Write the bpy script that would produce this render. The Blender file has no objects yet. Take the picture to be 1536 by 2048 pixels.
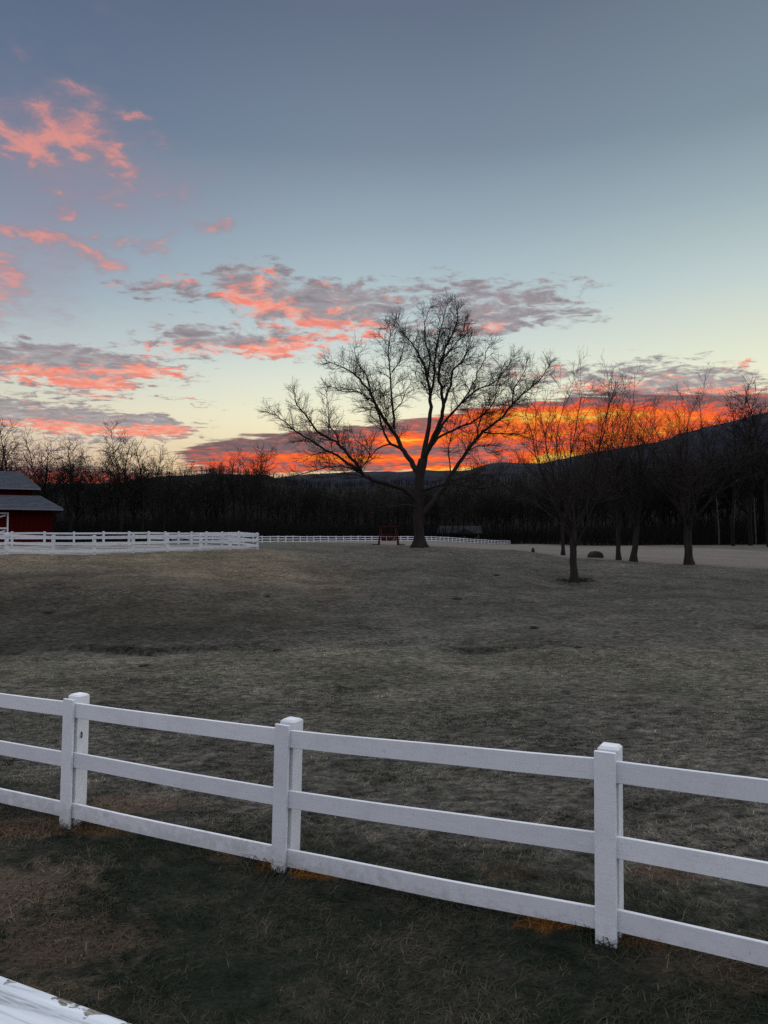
import bpy, math, random
import numpy as np
from mathutils import Vector, Matrix

S = bpy.context.scene
COL = S.collection
R = math.radians

# ------------------------------------------------------------------ camera
FPX, CX, CY = 1538.0, 768.0, 1024.0          # focal length and centre in photo pixels
PITCH = R(2.27)
CZ = 2.5
cam = bpy.data.cameras.new('camera')
cam.sensor_fit = 'VERTICAL'; cam.sensor_height = 36.0
cam.lens = FPX / 2048.0 * 36.0
cam.clip_start = 0.05; cam.clip_end = 12000
co = bpy.data.objects.new('camera', cam); COL.objects.link(co)
co.location = (0, 0, CZ); co.rotation_euler = (R(90) + PITCH, 0, 0)
S.camera = co

S.view_settings.view_transform = 'Standard'
S.view_settings.look = 'None'
S.view_settings.exposure = 0.0
S.view_settings.gamma = 1.0
S.view_settings.use_curve_mapping = False
S.cycles.max_bounces = 4
S.cycles.diffuse_bounces = 3
S.cycles.glossy_bounces = 2
S.cycles.transparent_max_bounces = 4
S.cycles.use_denoising = False
S.cycles.use_adaptive_sampling = False
S.cycles.denoiser = 'OPENIMAGEDENOISE'
S.cycles.denoising_input_passes = 'RGB_ALBEDO_NORMAL'
S.cycles.denoising_prefilter = 'ACCURATE'

def tanel(y):                                  # tangent of elevation of a photo row
    return math.tan(math.atan((CY - y) / FPX) + PITCH)
def slope_x(x, y):
    yc = (CY - y) / FPX
    return (x - CX) / FPX / (math.cos(PITCH) - yc * math.sin(PITCH))
def at(x, y, Y):                               # point at forward distance Y
    return Vector((slope_x(x, y) * Y, Y, CZ + tanel(y) * Y))
def azel(x, y):
    p = at(x, y, 1.0); d = Vector((p.x, p.y, p.z - CZ)).normalized()
    return math.atan2(d.x, d.y), math.asin(d.z)
def lin(r, g, b):
    f = lambda c: (c / 255 / 12.92) if c <= 10 else ((c / 255 + .055) / 1.055) ** 2.4
    return (f(r), f(g), f(b), 1.0)

# ------------------------------------------------------------------ node helper
class NT:
    def __init__(s, tree): s.t = tree; s.n = tree.nodes; s.l = tree.links
    def put(s, sock, v):
        if v is None: return
        if isinstance(v, bpy.types.NodeSocket): s.l.new(v, sock)
        else: sock.default_value = v
    def math(s, op, a, b=None, c=None, clamp=False):
        n = s.n.new('ShaderNodeMath'); n.operation = op; n.use_clamp = clamp
        for i, v in enumerate((a, b, c)): s.put(n.inputs[i], v)
        return n.outputs[0]
    def vec(s, op, a, b=None, c=None):
        n = s.n.new('ShaderNodeVectorMath'); n.operation = op
        for i, v in enumerate((a, b, c)):
            if v is not None: s.put(n.inputs[i], v)
        return n.outputs['Value'] if op in ('DOT_PRODUCT', 'LENGTH', 'DISTANCE') else n.outputs[0]
    def comb(s, x, y, z):
        n = s.n.new('ShaderNodeCombineXYZ')
        for i, v in enumerate((x, y, z)): s.put(n.inputs[i], v)
        return n.outputs[0]
    def sep(s, v):
        n = s.n.new('ShaderNodeSeparateXYZ'); s.put(n.inputs[0], v); return n.outputs
    def noise(s, v, scale, detail=4, rough=.5, dist=0, col=False):
        n = s.n.new('ShaderNodeTexNoise'); s.put(n.inputs['Vector'], v)
        n.inputs['Scale'].default_value = scale; n.inputs['Detail'].default_value = detail
        n.inputs['Roughness'].default_value = rough; n.inputs['Distortion'].default_value = dist
        return n.outputs['Color' if col else 'Fac']
    def ramp(s, f, stops, interp='LINEAR'):
        n = s.n.new('ShaderNodeValToRGB'); s.put(n.inputs[0], f)
        e = n.color_ramp.elements; n.color_ramp.interpolation = interp
        while len(e) < len(stops): e.new(.5)
        for el_, (p, c) in zip(e, stops): el_.position = p; el_.color = c
        return n.outputs[0]
    def mix(s, f, a, b, blend='MIX'):
        n = s.n.new('ShaderNodeMix'); n.data_type = 'RGBA'; n.blend_type = blend
        s.put(n.inputs[0], f); s.put(n.inputs[6], a); s.put(n.inputs[7], b); return n.outputs[2]
    def smooth(s, v, a, b, lo=0., hi=1.):
        n = s.n.new('ShaderNodeMapRange'); n.interpolation_type = 'SMOOTHSTEP'
        s.put(n.inputs[0], v); s.put(n.inputs[1], a); s.put(n.inputs[2], b)
        n.inputs[3].default_value = lo; n.inputs[4].default_value = hi; return n.outputs[0]
    def attr(s, name):
        n = s.n.new('ShaderNodeAttribute'); n.attribute_name = name; return n.outputs['Fac']

# ------------------------------------------------------------------ sky
W = bpy.data.worlds.new('World'); S.world = W; W.use_nodes = True
W.cycles.sampling_method = 'MANUAL'; W.cycles.sample_map_resolution = 512
W.node_tree.nodes.clear(); q = NT(W.node_tree)
gen = q.n.new('ShaderNodeTexCoord').outputs['Generated']
sx, sy, sz = q.sep(gen)
AZ = q.math('ARCTAN2', sx, sy)
EL = q.math('ARCSINE', sz)
V0 = q.comb(AZ, EL, 0.0)

def el_of(y): return math.degrees(azel(CX, y)[1]) / 90.0
def grad(rows):
    return q.ramp(q.math('DIVIDE', EL, math.pi / 2), [(max(0, el_of(y)), lin(*c)) for y, c in rows] + [(.62, lin(*rows[-1][1])), (1.0, lin(*rows[-1][1]))])
g_left = grad([(1085, (205, 165, 140)), (930, (214, 186, 165)), (850, (226, 216, 190)), (790, (208, 212, 200)), (720, (186, 197, 201)),
               (620, (156, 172, 186)), (480, (132, 146, 167)), (300, (105, 121, 146)), (20, (89, 103, 129))])
g_mid = grad([(1085, (235, 190, 130)), (930, (250, 226, 170)), (830, (244, 240, 208)), (760, (226, 232, 215)), (690, (204, 216, 213)),
              (600, (180, 200, 206)), (450, (152, 169, 182)), (300, (123, 139, 157)), (20, (100, 113, 134))])
g_right = grad([(1085, (240, 200, 150)), (850, (250, 240, 200)), (760, (232, 235, 210)), (680, (214, 222, 208)), (600, (193, 208, 206)),
                (450, (157, 176, 184)), (300, (128, 145, 158)), (20, (108, 122, 137))])
g_back = grad([(1085, (176, 168, 182)), (900, (186, 178, 196)), (760, (182, 186, 206)), (600, (166, 178, 200)), (300, (130, 146, 172)), (20, (100, 114, 140))])
fa = q.smooth(AZ, -0.52, 0.02)
fb = q.smooth(AZ, 0.05, 0.5)
sky = q.mix(fb, q.mix(fa, g_left, g_mid), g_right)
sky = q.mix(q.smooth(q.math('ABSOLUTE', AZ), 0.9, 2.4), sky, g_back)

# cloud noise lives on a flat layer overhead, so it flattens towards the horizon
zz = q.math('ADD', q.math('MAXIMUM', sz, 0.0), 0.11)
P = q.comb(q.math('DIVIDE', sx, zz), q.math('DIVIDE', sy, zz), 0.0)
Pw = q.vec('ADD', P, q.vec('SCALE', q.vec('SUBTRACT', q.noise(P, 5.0, 2, col=True), (.5, .5, .5))))
for n in q.n:
    if n.type == 'VECT_MATH' and n.operation == 'SCALE': n.inputs['Scale'].default_value = 0.16

V1 = q.vec('MULTIPLY_ADD', q.vec('SUBTRACT', q.noise(P, 4.5, 3, .6, 0, True), (.5, .5, .5)), (.11, .075, 0), V0)
V1 = q.vec('MULTIPLY_ADD', q.vec('SUBTRACT', q.noise(P, 17.0, 5, .65, 0, True), (.5, .5, .5)), (.055, .036, 0), V1)
def chain(masks, V0=None):
    """sum of soft elliptical cloud regions (x, y, half width, half height in photo pixels, weight) as azimuth / elevation"""
    V0 = V0 or globals()['V0']; prev = None
    for (x, y, rx, ry, w) in masks:
        a, e = azel(x, y)
        a2, _ = azel(x + rx, y); _, e2 = azel(x, y - ry)
        ra, re = abs(a2 - a), abs(e2 - e)
        v = V0 if prev is None else q.vec('MULTIPLY_ADD', prev, (1e-7, 1e-7, 0), V0)
        v = q.vec('MULTIPLY_ADD', v, (1 / ra, 1 / re, 0), (-a / ra, -e / re, 0))
        g = q.math('POWER', 0.45, q.vec('DOT_PRODUCT', v, v))
        prev = q.math('MULTIPLY_ADD', g, w, 0.0 if prev is None else prev)
    return prev

# soft pink wisps, upper left
A = chain([(185, 262, 70, 50, 1.1), (130, 282, 55, 26, .9), (50, 285, 80, 26, .95), (60, 235, 70, 26, .6), (30, 300, 60, 20, .8), (278, 236, 24, 20, 1.4), (228, 318, 18, 22, 1.0),
           (252, 348, 14, 24, 1.0), (330, 292, 46, 16, .75), (88, 325, 24, 34, .8), (130, 408, 40, 14, 1.25), (215, 385, 30, 20, .8), (130, 370, 60, 20, .5),
           (40, 450, 70, 22, .95), (112, 474, 42, 20, 1.35), (178, 490, 24, 16, 1.05), (185, 522, 62, 17, 1.45), (268, 489, 56, 11, 1.25), (330, 490, 20, 34, .6),
           (430, 463, 56, 15, 1.6), (8, 525, 42, 28, 1.2), (8, 600, 32, 60, .95), (90, 630, 40, 14, .6), (50, 100, 44, 26, .55), (190, 20, 46, 24, .5), (180, 192, 46, 20, .6), (380, 390, 60, 30, .4), (340, 385, 50, 16, .4), (110, 250, 18, 30, .4), (190, 300, 50, 20, .3), (300, 330, 20, 12, .4), (20, 480, 30, 20, .4), (0, 560, 24, 60, .4)], V1)
nA2 = q.noise(Pw, 14.0, 8, .66)
A = q.math('MULTIPLY', A, .66)
A = q.math('ADD', A, q.math('MULTIPLY', q.math('MULTIPLY', q.math('SUBTRACT', nA2, .5), 1.5), q.math('MULTIPLY', A, 2.0, clamp=True)))
dA = q.smooth(A, .06, 1.25)
cA = q.ramp(q.smooth(q.math('MULTIPLY_ADD', q.math('SUBTRACT', nA2, .5), 1.8, q.math('MULTIPLY', dA, .75)), .0, .9), [(0, lin(150, 132, 148)), (.5, lin(190, 138, 140)), (1, lin(228, 148, 136))])
hz_ = chain([(120, 300, 190, 120, .75), (60, 540, 130, 130, .75), (330, 400, 130, 60, .35)], V1)
sky = q.mix(q.math('MULTIPLY', q.smooth(q.math('ADD', hz_, q.math('MULTIPLY', q.math('SUBTRACT', nA2, .5), .9)), .05, 1.2), .42), sky, lin(160, 138, 150))
sky = q.mix(q.math('MULTIPLY', dA, .84), sky, cA)

# rippled middle layer: grey bodies with pink undersides
B = chain([(250, 570, 50, 14, .5), (330, 558, 50, 18, .75), (300, 590, 60, 12, .45), (440, 575, 70, 26, .75), (520, 565, 55, 34, .75), (560, 610, 110, 28, .75), (650, 590, 110, 34, .75), (750, 605, 90, 34, .7),
           (700, 650, 130, 26, .65), (600, 690, 70, 22, .5), (840, 560, 60, 16, .35), (910, 590, 70, 40, .5), (1010, 600, 90, 34, .6), (1090, 590, 80, 36, .45), (960, 650, 80, 26, .6), (1080, 650, 110, 24, .55), (1190, 560, 60, 14, .25), (1180, 620, 60, 14, .35),
           (440, 665, 110, 20, .8), (430, 695, 140, 18, .9), (540, 690, 60, 20, .6), (130, 722, 180, 24, 1.0), (120, 750, 170, 22, 1.1), (260, 740, 90, 22, .95), (40, 690, 110, 14, .35), (350, 745, 60, 8, .5),
           (200, 789, 36, 6, .7), (380, 800, 70, 4, .5), (520, 797, 40, 4, .4), (440, 828, 24, 4, .4),
           (60, 815, 150, 24, 1.0), (140, 845, 190, 22, 1.05), (270, 850, 90, 16, .9), (360, 858, 40, 7, .8), (120, 900, 160, 12, .45),
           (980, 735, 110, 26, .45), (1120, 750, 120, 24, .5), (1260, 775, 150, 30, .8), (1330, 722, 110, 14, .45), (1390, 770, 110, 34, .75), (1490, 790, 70, 26, .55), (1485, 725, 26, 6, .7), (1230, 640, 10, 6, .4)], q.vec('MULTIPLY_ADD', q.vec('SUBTRACT', V1, V0), (1.0, .75, 0), V0))
nB = q.noise(q.vec('MULTIPLY', Pw, (1.0, 1.25, 1.0)), 13.0, 9, .66)
dB = q.smooth(q.math('ADD', B, q.math('MULTIPLY', q.math('MULTIPLY', q.math('SUBTRACT', nB, .5), 3.6), q.math('MULTIPLY', B, 2.4, clamp=True))), .24, 1.0)
pink = chain([(350, 556, 40, 14, .9), (225, 572, 30, 8, .6), (470, 590, 40, 14, .9), (530, 560, 30, 40, .6), (520, 612, 60, 12, .9), (640, 615, 60, 14, .5), (600, 640, 150, 14, .6), (720, 668, 120, 18, .9), (610, 695, 80, 20, .9),
              (480, 706, 140, 14, 1.0), (300, 700, 60, 14, .7), (200, 745, 190, 9, .5), (140, 764, 150, 11, 1.2), (300, 742, 70, 14, .9), (60, 740, 80, 8, .5), (200, 790, 40, 8, .9), (400, 800, 60, 6, .6),
              (120, 850, 170, 9, .8), (200, 865, 130, 7, 1.0), (340, 858, 60, 9, 1.0), (980, 655, 40, 12, .8), (860, 548, 30, 8, .7), (1485, 725, 40, 10, 1.0), (1060, 750, 60, 14, .7), (1180, 775, 80, 12, .85), (1380, 790, 120, 16, .9), (1500, 800, 60, 14, .9), (1300, 760, 60, 10, .4), (8, 600, 60, 60, .5)])
nP = q.noise(Pw, 17.0, 7, .62)
lit = q.smooth(q.math('ADD', pink, q.math('MULTIPLY', q.math('SUBTRACT', nP, .5), 3.4)), .22, 1.0)
cB = q.mix(lit, q.ramp(nB, [(.35, lin(172, 166, 170)), (.7, lin(128, 118, 126))]), q.ramp(nB, [(.3, lin(252, 182, 160)), (.55, lin(246, 138, 116)), (.72, lin(236, 108, 92)), (.85, lin(190, 96, 94))]))
sky = q.mix(q.math('MULTIPLY', dB, .9), sky, cB)

# burning bank low over the ridge
F = chain([(480, 920, 110, 28, 1.2), (620, 900, 150, 34, 1.4), (800, 895, 150, 40, 1.5), (960, 880, 140, 48, 1.5), (1100, 865, 150, 56, 1.6), (1250, 855, 140, 54, 1.5), (1400, 840, 130, 44, 1.4), (1530, 830, 90, 36, 1.2), (420, 905, 60, 10, .5), (200, 955, 200, 24, .9), (0, 950, 150, 24, .7)])
st = q.vec('MULTIPLY', P, (1.0, 2.6, 1.0))
nF = q.noise(st, 5.0, 7, .62, .4)
dF = q.smooth(q.math('ADD', F, q.math('MULTIPLY', q.math('SUBTRACT', nF, .5), 1.6)), .55, .9)
H = chain([(1010, 845, 110, 30, .35), (1180, 850, 130, 30, .12), (1060, 832, 190, 17, .72), (1260, 830, 170, 17, .6), (1420, 835, 120, 12, .5), (960, 872, 230, 12, .65), (800, 885, 90, 10, .75), (640, 915, 220, 9, .7), (480, 932, 160, 8, .5), (1250, 868, 150, 12, .35), (1100, 905, 150, 18, .45), (1125, 921, 60, 13, 1.8),
           (760, 920, 150, 7, .45), (930, 938, 70, 7, 1.3), (820, 938, 60, 6, .6), (1330, 860, 90, 16, .5), (200, 965, 260, 18, .45), (1240, 888, 90, 10, .6), (560, 945, 120, 9, .35)])
nH = q.noise(q.vec('MULTIPLY', Pw, (1.5, 2.0, 1.0)), 8.0, 8, .68)
heat = q.math('ADD', q.math('MULTIPLY', H, .82), q.math('MULTIPLY', q.math('SUBTRACT', nH, .5), 2.0), clamp=True)
cF = q.ramp(heat, [(0, lin(112, 92, 98)), (.22, lin(150, 98, 96)), (.40, lin(226, 92, 72)), (.52, lin(253, 92, 44)), (.74, lin(255, 116, 26)), (.93, lin(255, 152, 38)), (1, lin(255, 196, 84))])
sky = q.mix(q.math('MULTIPLY', dF, .97), sky, cF)
bg = q.n.new('ShaderNodeBackground'); q.put(bg.inputs[0], sky); bg.inputs[1].default_value = 1.0
q.l.new(bg.outputs[0], q.n.new('ShaderNodeOutputWorld').inputs[0])

# one very soft overhead fill lamp, added to brighten the fence and ground
fill_sun = bpy.data.lights.new('fill_sun', 'SUN'); fill_sun.energy = 2.3; fill_sun.angle = R(140); fill_sun.color = (.95, .97, 1.0)
so = bpy.data.objects.new('fill_sun', fill_sun); COL.objects.link(so)
so.rotation_euler = Vector((.05, .14, 1.0)).to_track_quat('Z', 'Y').to_euler()

# ------------------------------------------------------------------ noise for geometry
_rs = np.random.RandomState(5)
_lat = _rs.rand(256, 256)
def vnoise(x, y):
    xi = np.floor(x).astype(int); yi = np.floor(y).astype(int)
    fx = x - xi; fy = y - yi; fx = fx * fx * (3 - 2 * fx); fy = fy * fy * (3 - 2 * fy)
    a = _lat[xi & 255, yi & 255]; b = _lat[(xi + 1) & 255, yi & 255]
    c = _lat[xi & 255, (yi + 1) & 255]; d = _lat[(xi + 1) & 255, (yi + 1) & 255]
    return (a * (1 - fx) + b * fx) * (1 - fy) + (c * (1 - fx) + d * fx) * fy - .5
def fbm(x, y, o=4):
    s = 0; a = 1.
    for i in range(o): s = s + a * vnoise(x * 2 ** i + 17.3 * i, y * 2 ** i + 9.1 * i); a *= .5
    return s

# ------------------------------------------------------------------ terrain heights
# photo column -> (forward distance, photo row or None, height when no row)
def zr(Y, y): return CZ + tanel(y) * Y
COLS = {
    -500: [(0, .0), (4, .0), (7, -.08), (12, -.28), (18, -.40), (20.4, -.46), (22, -.30), (30, .55), (43, 1.60), (50, 1.9), (66, 2.25), (90, 2.4), (130, 2.5), (200, 3.0), (320, 4)],
    0: [(0, .0), (4, .0), (7, -.08), (12, -.26), (18, -.36), (20.4, -.42), (22, -.28), (30, .60), (41, zr(43, 1114) - .06), (44, zr(43, 1114) + .06), (52, 1.95), (66, 2.28), (90, 2.4), (130, 2.5), (200, 3.0), (320, 4)],
    300: [(0, .0), (4, .0), (7, -.06), (12, -.22), (18, -.32), (20.4, -.36), (22, -.25), (30, .50), (40, 1.25), (49, zr(50, 1106)), (54, 2.0), (66, 2.28), (90, 2.4), (130, 2.45), (200, 3.0), (320, 4)],
    515: [(0, .0), (4, .0), (7, -.04), (12, -.18), (18, -.28), (20.4, -.32), (22, -.23), (30, .30), (42, 1.25), (56, zr(56, 1097)), (66, 2.25), (90, 2.4), (130, 2.42), (200, 3.0), (320, 4)],
    660: [(0, .0), (4, .0), (7, -.02), (12, -.16), (18, -.27), (20.4, -.32), (22, -.22), (30, .15), (42, .95), (56, 1.75), (72, zr(72, 1089)), (90, 2.42), (140, 2.47), (200, 3.0), (320, 4)],
    840: [(0, .0), (4, .0), (7, .0), (12, -.14), (18, -.26), (20.6, -.32), (22, -.24), (30, .10), (45, 1.2), (60, zr(60, 1093.5)), (66, 2.2), (90, 2.3), (170, zr(170, 1083)), (230, 3.2), (330, 5)],
    1020: [(0, .02), (4, .02), (7, .02), (12, -.10), (18, -.24), (20.6, -.30), (22, -.24), (30, -.02), (45, .95), (60, zr(60, 1100)), (68, 1.85), (120, 1.8), (230, zr(230, 1089)), (300, 3.0), (360, 5)],
    1150: [(0, .04), (4, .04), (7, .04), (12, -.08), (18, -.22), (21, -.28), (23, -.24), (30, -.05), (42, zr(42, 1163)), (50, .82), (58, zr(58, 1116)), (66, 1.35), (110, 1.3), (200, zr(200, 1093)), (300, 3.5), (360, 5)],
    1378: [(0, .05), (4, .05), (7, .05), (12, -.06), (18, -.20), (21, -.26), (23, -.22), (30, -.02), (42, .38), (55, zr(55, 1129)), (62, .88), (100, zr(100, 1103)), (150, zr(150, 1091)), (200, 2.4), (300, 4)],
    1536: [(0, .05), (4, .05), (7, .05), (12, -.05), (18, -.18), (21, -.24), (23, -.20), (30, -.04), (42, .25), (55, zr(55, 1138)), (62, .60), (100, zr(100, 1106)), (150, zr(150, 1089)), (200, 2.6), (300, 4)],
    2100: [(0, .05), (4, .05), (7, .05), (12, -.05), (18, -.15), (21, -.2), (30, -.1), (42, .1), (55, .4), (70, .3), (110, .6), (150, 1.8), (200, 2.6), (300, 4)],
}
_phis = np.array([math.atan(slope_x(x, 1090)) for x in sorted(COLS)])
_LR = np.linspace(math.log(2.0), math.log(420.0), 420)
_tab = []
for x in sorted(COLS):
    pts = COLS[x]; ph = math.atan(slope_x(x, 1090))
    rr = np.array([max(p[0], .01) / math.cos(ph) for p in pts]); zz_ = np.array([p[1] for p in pts])
    t = np.interp(np.exp(_LR), rr, zz_)
    k = np.exp(-np.linspace(-2, 2, 13) ** 2); k /= k.sum()            # round the corners
    t = np.convolve(np.pad(t, 6, mode='edge'), k, mode='valid')
    _tab.append(t)
_tab = np.array(_tab)
def crease_line(X, Y, f): return 20.5 + .45 * np.sin(f * .013) + 1.6 * vnoise(X * .22, X * 0 + 2.5) + .5 * vnoise(X * 1.1, X * 0 + 5.5)
def crease_mask(X, Y, f): return np.clip(np.maximum(1.15 - np.abs((f - 270) / 330), 1.1 - np.abs((f - 960) / 130)), 0, 1) * np.clip(.75 + 1.6 * vnoise(X * .45, X * 0 + 8.5), 0, 1)
def height(X, Y):
    X = np.asarray(X, float); Y = np.asarray(Y, float)
    r = np.hypot(X, Y); ph = np.arctan2(X, Y)
    ph = np.clip(ph, _phis[0], _phis[-1])
    lr = np.clip((np.log(np.maximum(r, 2.0)) - _LR[0]) / (_LR[1] - _LR[0]), 0, len(_LR) - 1.001)
    j = lr.astype(int); fj = lr - j
    i = np.clip(np.searchsorted(_phis, ph) - 1, 0, len(_phis) - 2)
    f = (ph - _phis[i]) / (_phis[i + 1] - _phis[i]); f = f * f * (3 - 2 * f)
    z0 = _tab[i, j] * (1 - fj) + _tab[i, j + 1] * fj
    z1 = _tab[i + 1, j] * (1 - fj) + _tab[i + 1, j + 1] * fj
    z = z0 * (1 - f) + z1 * f
    back = np.clip((np.abs(np.arctan2(X, Y)) - 1.0) / .8, 0, 1)
    z = z * (1 - back) + back * 0.0
    amp = np.clip(r / 30, .15, 1.0)
    fxp = CX + FPX * np.where(Y > 1, X / np.maximum(Y, 1), 9)
    cl = crease_line(X, Y, fxp); m_ = crease_mask(X, Y, fxp)
    z = z + m_ * .17 * (np.clip((Y - cl) / .22 + .5, 0, 1) - 1) * np.clip((Y - cl + 5) / 4, 0, 1)
    z = z + amp * .24 * fbm(X * .16, Y * .16, 3) * np.clip(r / 14, .2, 1) * (r < 48) + .05 * fbm(X * .9, Y * .9, 3) * np.clip(r / 8, .4, 1)
    return z
def hz(x, y): return float(height(np.array([x]), np.array([y]))[0])

def veg_shade(X, Y):
    """grass growth plus painted relief shade: bank and crease darker, top and flat lighter"""
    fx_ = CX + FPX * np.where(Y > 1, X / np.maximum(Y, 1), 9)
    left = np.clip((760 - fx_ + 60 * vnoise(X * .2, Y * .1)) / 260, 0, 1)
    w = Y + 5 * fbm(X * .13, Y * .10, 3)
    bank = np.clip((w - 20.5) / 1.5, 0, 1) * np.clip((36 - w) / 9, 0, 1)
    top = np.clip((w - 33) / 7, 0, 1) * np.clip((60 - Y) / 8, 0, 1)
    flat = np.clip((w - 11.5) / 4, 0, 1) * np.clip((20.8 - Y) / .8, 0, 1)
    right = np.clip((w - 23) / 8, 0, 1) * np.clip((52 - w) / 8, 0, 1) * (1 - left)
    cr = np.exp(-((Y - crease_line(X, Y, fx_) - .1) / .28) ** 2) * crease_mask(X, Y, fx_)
    return (1 - .6 * cr) * (1 - .50 * bank * left + .34 * top * left + .30 * flat - .20 * right)  # shade of the slopes and crease painted into the turf colour
def tan_(X, Y):
    """tan dead turf on the mound below the paddock"""
    fx_ = CX + FPX * np.where(Y > 1, X / np.maximum(Y, 1), 9)
    edge = np.interp(Y, [10, 20, 30, 40, 50, 56, 70], [420, 560, 720, 760, 690, 540, 420])
    return np.clip((edge - fx_ + 90 * fbm(X * .15, Y * .12, 3)) / 90, 0, 1) * np.clip((Y - 22 + 6 * fbm(X * .2, Y * .2, 2)) / 12, 0, 1)
# ------------------------------------------------------------------ object helpers
def link(name, mesh, mat=None, parent=None, loc=None, rot=None):
    o = bpy.data.objects.new(name, mesh); COL.objects.link(o)
    if mat is not None and not mesh.materials: mesh.materials.append(mat)
    if parent is not None: o.parent = parent
    if loc is not None: o.location = loc
    if rot is not None: o.rotation_euler = rot
    return o
def tag(o, label=None, cat=None, group=None, kind=None):
    if label: o['label'] = label
    if cat: o['category'] = cat
    if group: o['group'] = group
    if kind: o['kind'] = kind
    return o
def thing(name, label, cat, loc=(0, 0, 0), rz=0., group=None):
    o = bpy.data.objects.new(name, None); COL.objects.link(o); o.empty_display_size = .2
    o.location = loc; o.rotation_euler = (0, 0, rz)
    return tag(o, label, cat, group)
def mesh_np(name, v, f, smooth=True):
    """v (n,3) array, f (m,k) index array"""
    v = np.asarray(v, np.float32); f = np.asarray(f, np.int32); k = f.shape[1]
    m = bpy.data.meshes.new(name)
    m.vertices.add(len(v)); m.vertices.foreach_set('co', v.ravel())
    m.loops.add(f.size); m.loops.foreach_set('vertex_index', f.ravel())
    m.polygons.add(len(f)); m.polygons.foreach_set('loop_start', np.arange(0, f.size, k, dtype=np.int32))
    m.polygons.foreach_set('loop_total', np.full(len(f), k, np.int32))
    if smooth: m.polygons.foreach_set('use_smooth', np.ones(len(f), bool))
    m.update(calc_edges=True); m.validate()
    return m
def fattr(m, name, vals):
    a = m.attributes.new(name, 'FLOAT', 'POINT'); a.data.foreach_set('value', np.asarray(vals, np.float32))

class MB:
    def __init__(s): s.v = []; s.f = []
    def box(s, c, d, M=None, ch=0.0):
        """box centred at c of size d; ch chamfers every edge a little"""
        x, y, z = d[0] / 2, d[1] / 2, d[2] / 2; b = len(s.v)
        if ch <= 0:
            P_ = [(sx_ * x, sy_ * y, sz_ * z) for sz_ in (-1, 1) for sy_ in (-1, 1) for sx_ in (-1, 1)]
            F_ = [(0, 2, 3, 1), (4, 5, 7, 6), (0, 1, 5, 4), (1, 3, 7, 5), (3, 2, 6, 7), (2, 0, 4, 6)]
        else:
            P_ = []; idx = {}
            for sz_ in (-1, 1):
                for sy_ in (-1, 1):
                    for sx_ in (-1, 1):
                        for ax in range(3):
                            idx[(sx_, sy_, sz_, ax)] = len(P_)
                            p = [sx_ * (x - ch), sy_ * (y - ch), sz_ * (z - ch)]
                            p[ax] = (sx_ * x, sy_ * y, sz_ * z)[ax]; P_.append(tuple(p))
            F_ = []
            g = lambda a, b_, c_, ax: idx[(a, b_, c_, ax)]
            for k in (-1, 1):
                for ax in range(3):
                    cs = [(-1, -1), (1, -1), (1, 1), (-1, 1)]
                    q4 = []
                    for (u, w) in cs:
                        t = [u, w]; t.insert(ax, k); q4.append(g(*t, ax))
                    if (k < 0) != (ax == 1): q4.reverse()
                    F_.append(tuple(q4))
            for ax in range(3):
                o1, o2 = [a for a in range(3) if a != ax]
                for k1 in (-1, 1):
                    for k2 in (-1, 1):
                        t = [0, 0, 0]; t[o1] = k1; t[o2] = k2
                        a = t[:]; a[ax] = -1; b_ = t[:]; b_[ax] = 1
                        F_.append((g(*a, o1), g(*b_, o1), g(*b_, o2), g(*a, o2)))
            for k1 in (-1, 1):
                for k2 in (-1, 1):
                    for k3 in (-1, 1): F_.append(tuple(g(k1, k2, k3, a) for a in range(3)))
        for p in P_:
            p = Vector(p) + Vector(c)
            s.v.append(tuple(M @ p if M else p))
        s.f += [tuple(b + i for i in f) for f in F_]
        return s
    def tube(s, pts, rad, n=6, cap=True):
        if len(pts) < 2: return s
        b = len(s.v); prev = None
        for i, p in enumerate(pts):
            d = (pts[min(i + 1, len(pts) - 1)] - pts[max(i - 1, 0)]).normalized()
            if prev is None:
                prev = d.orthogonal().normalized()
            prev = (prev - d * prev.dot(d))
            prev = prev.normalized() if prev.length > 1e-6 else d.orthogonal().normalized()
            w = d.cross(prev); r = rad[i]
            for k in range(n):
                a = 2 * math.pi * k / n; q_ = p + prev * (r * math.cos(a)) + w * (r * math.sin(a))
                s.v.append((q_.x, q_.y, q_.z))
        for i in range(len(pts) - 1):
            for k in range(n):
                k2 = (k + 1) % n
                s.f.append((b + i * n + k, b + i * n + k2, b + (i + 1) * n + k2, b + (i + 1) * n + k))
        if cap and n >= 3:
            s.f.append(tuple(b + k for k in reversed(range(n)))); e = b + (len(pts) - 1) * n
            s.f.append(tuple(e + k for k in range(n)))
        return s
    def poly(s, *pts):
        b = len(s.v); s.v += [tuple(p) for p in pts]; s.f.append(tuple(range(b, b + len(pts)))); return s
    def mesh(s, name, smooth=False, fix=True):
        m = bpy.data.meshes.new(name); m.from_pydata(s.v, [], s.f)
        if fix:
            import bmesh
            bm = bmesh.new(); bm.from_mesh(m); bmesh.ops.recalc_face_normals(bm, faces=bm.faces); bm.to_mesh(m); bm.free()
        if smooth: m.polygons.foreach_set('use_smooth', [True] * len(m.polygons))
        return m
    def build(s, name, mat, parent=None, smooth=False, **k):
        return link(name, s.mesh(name, smooth), mat, parent, **k)

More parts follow.
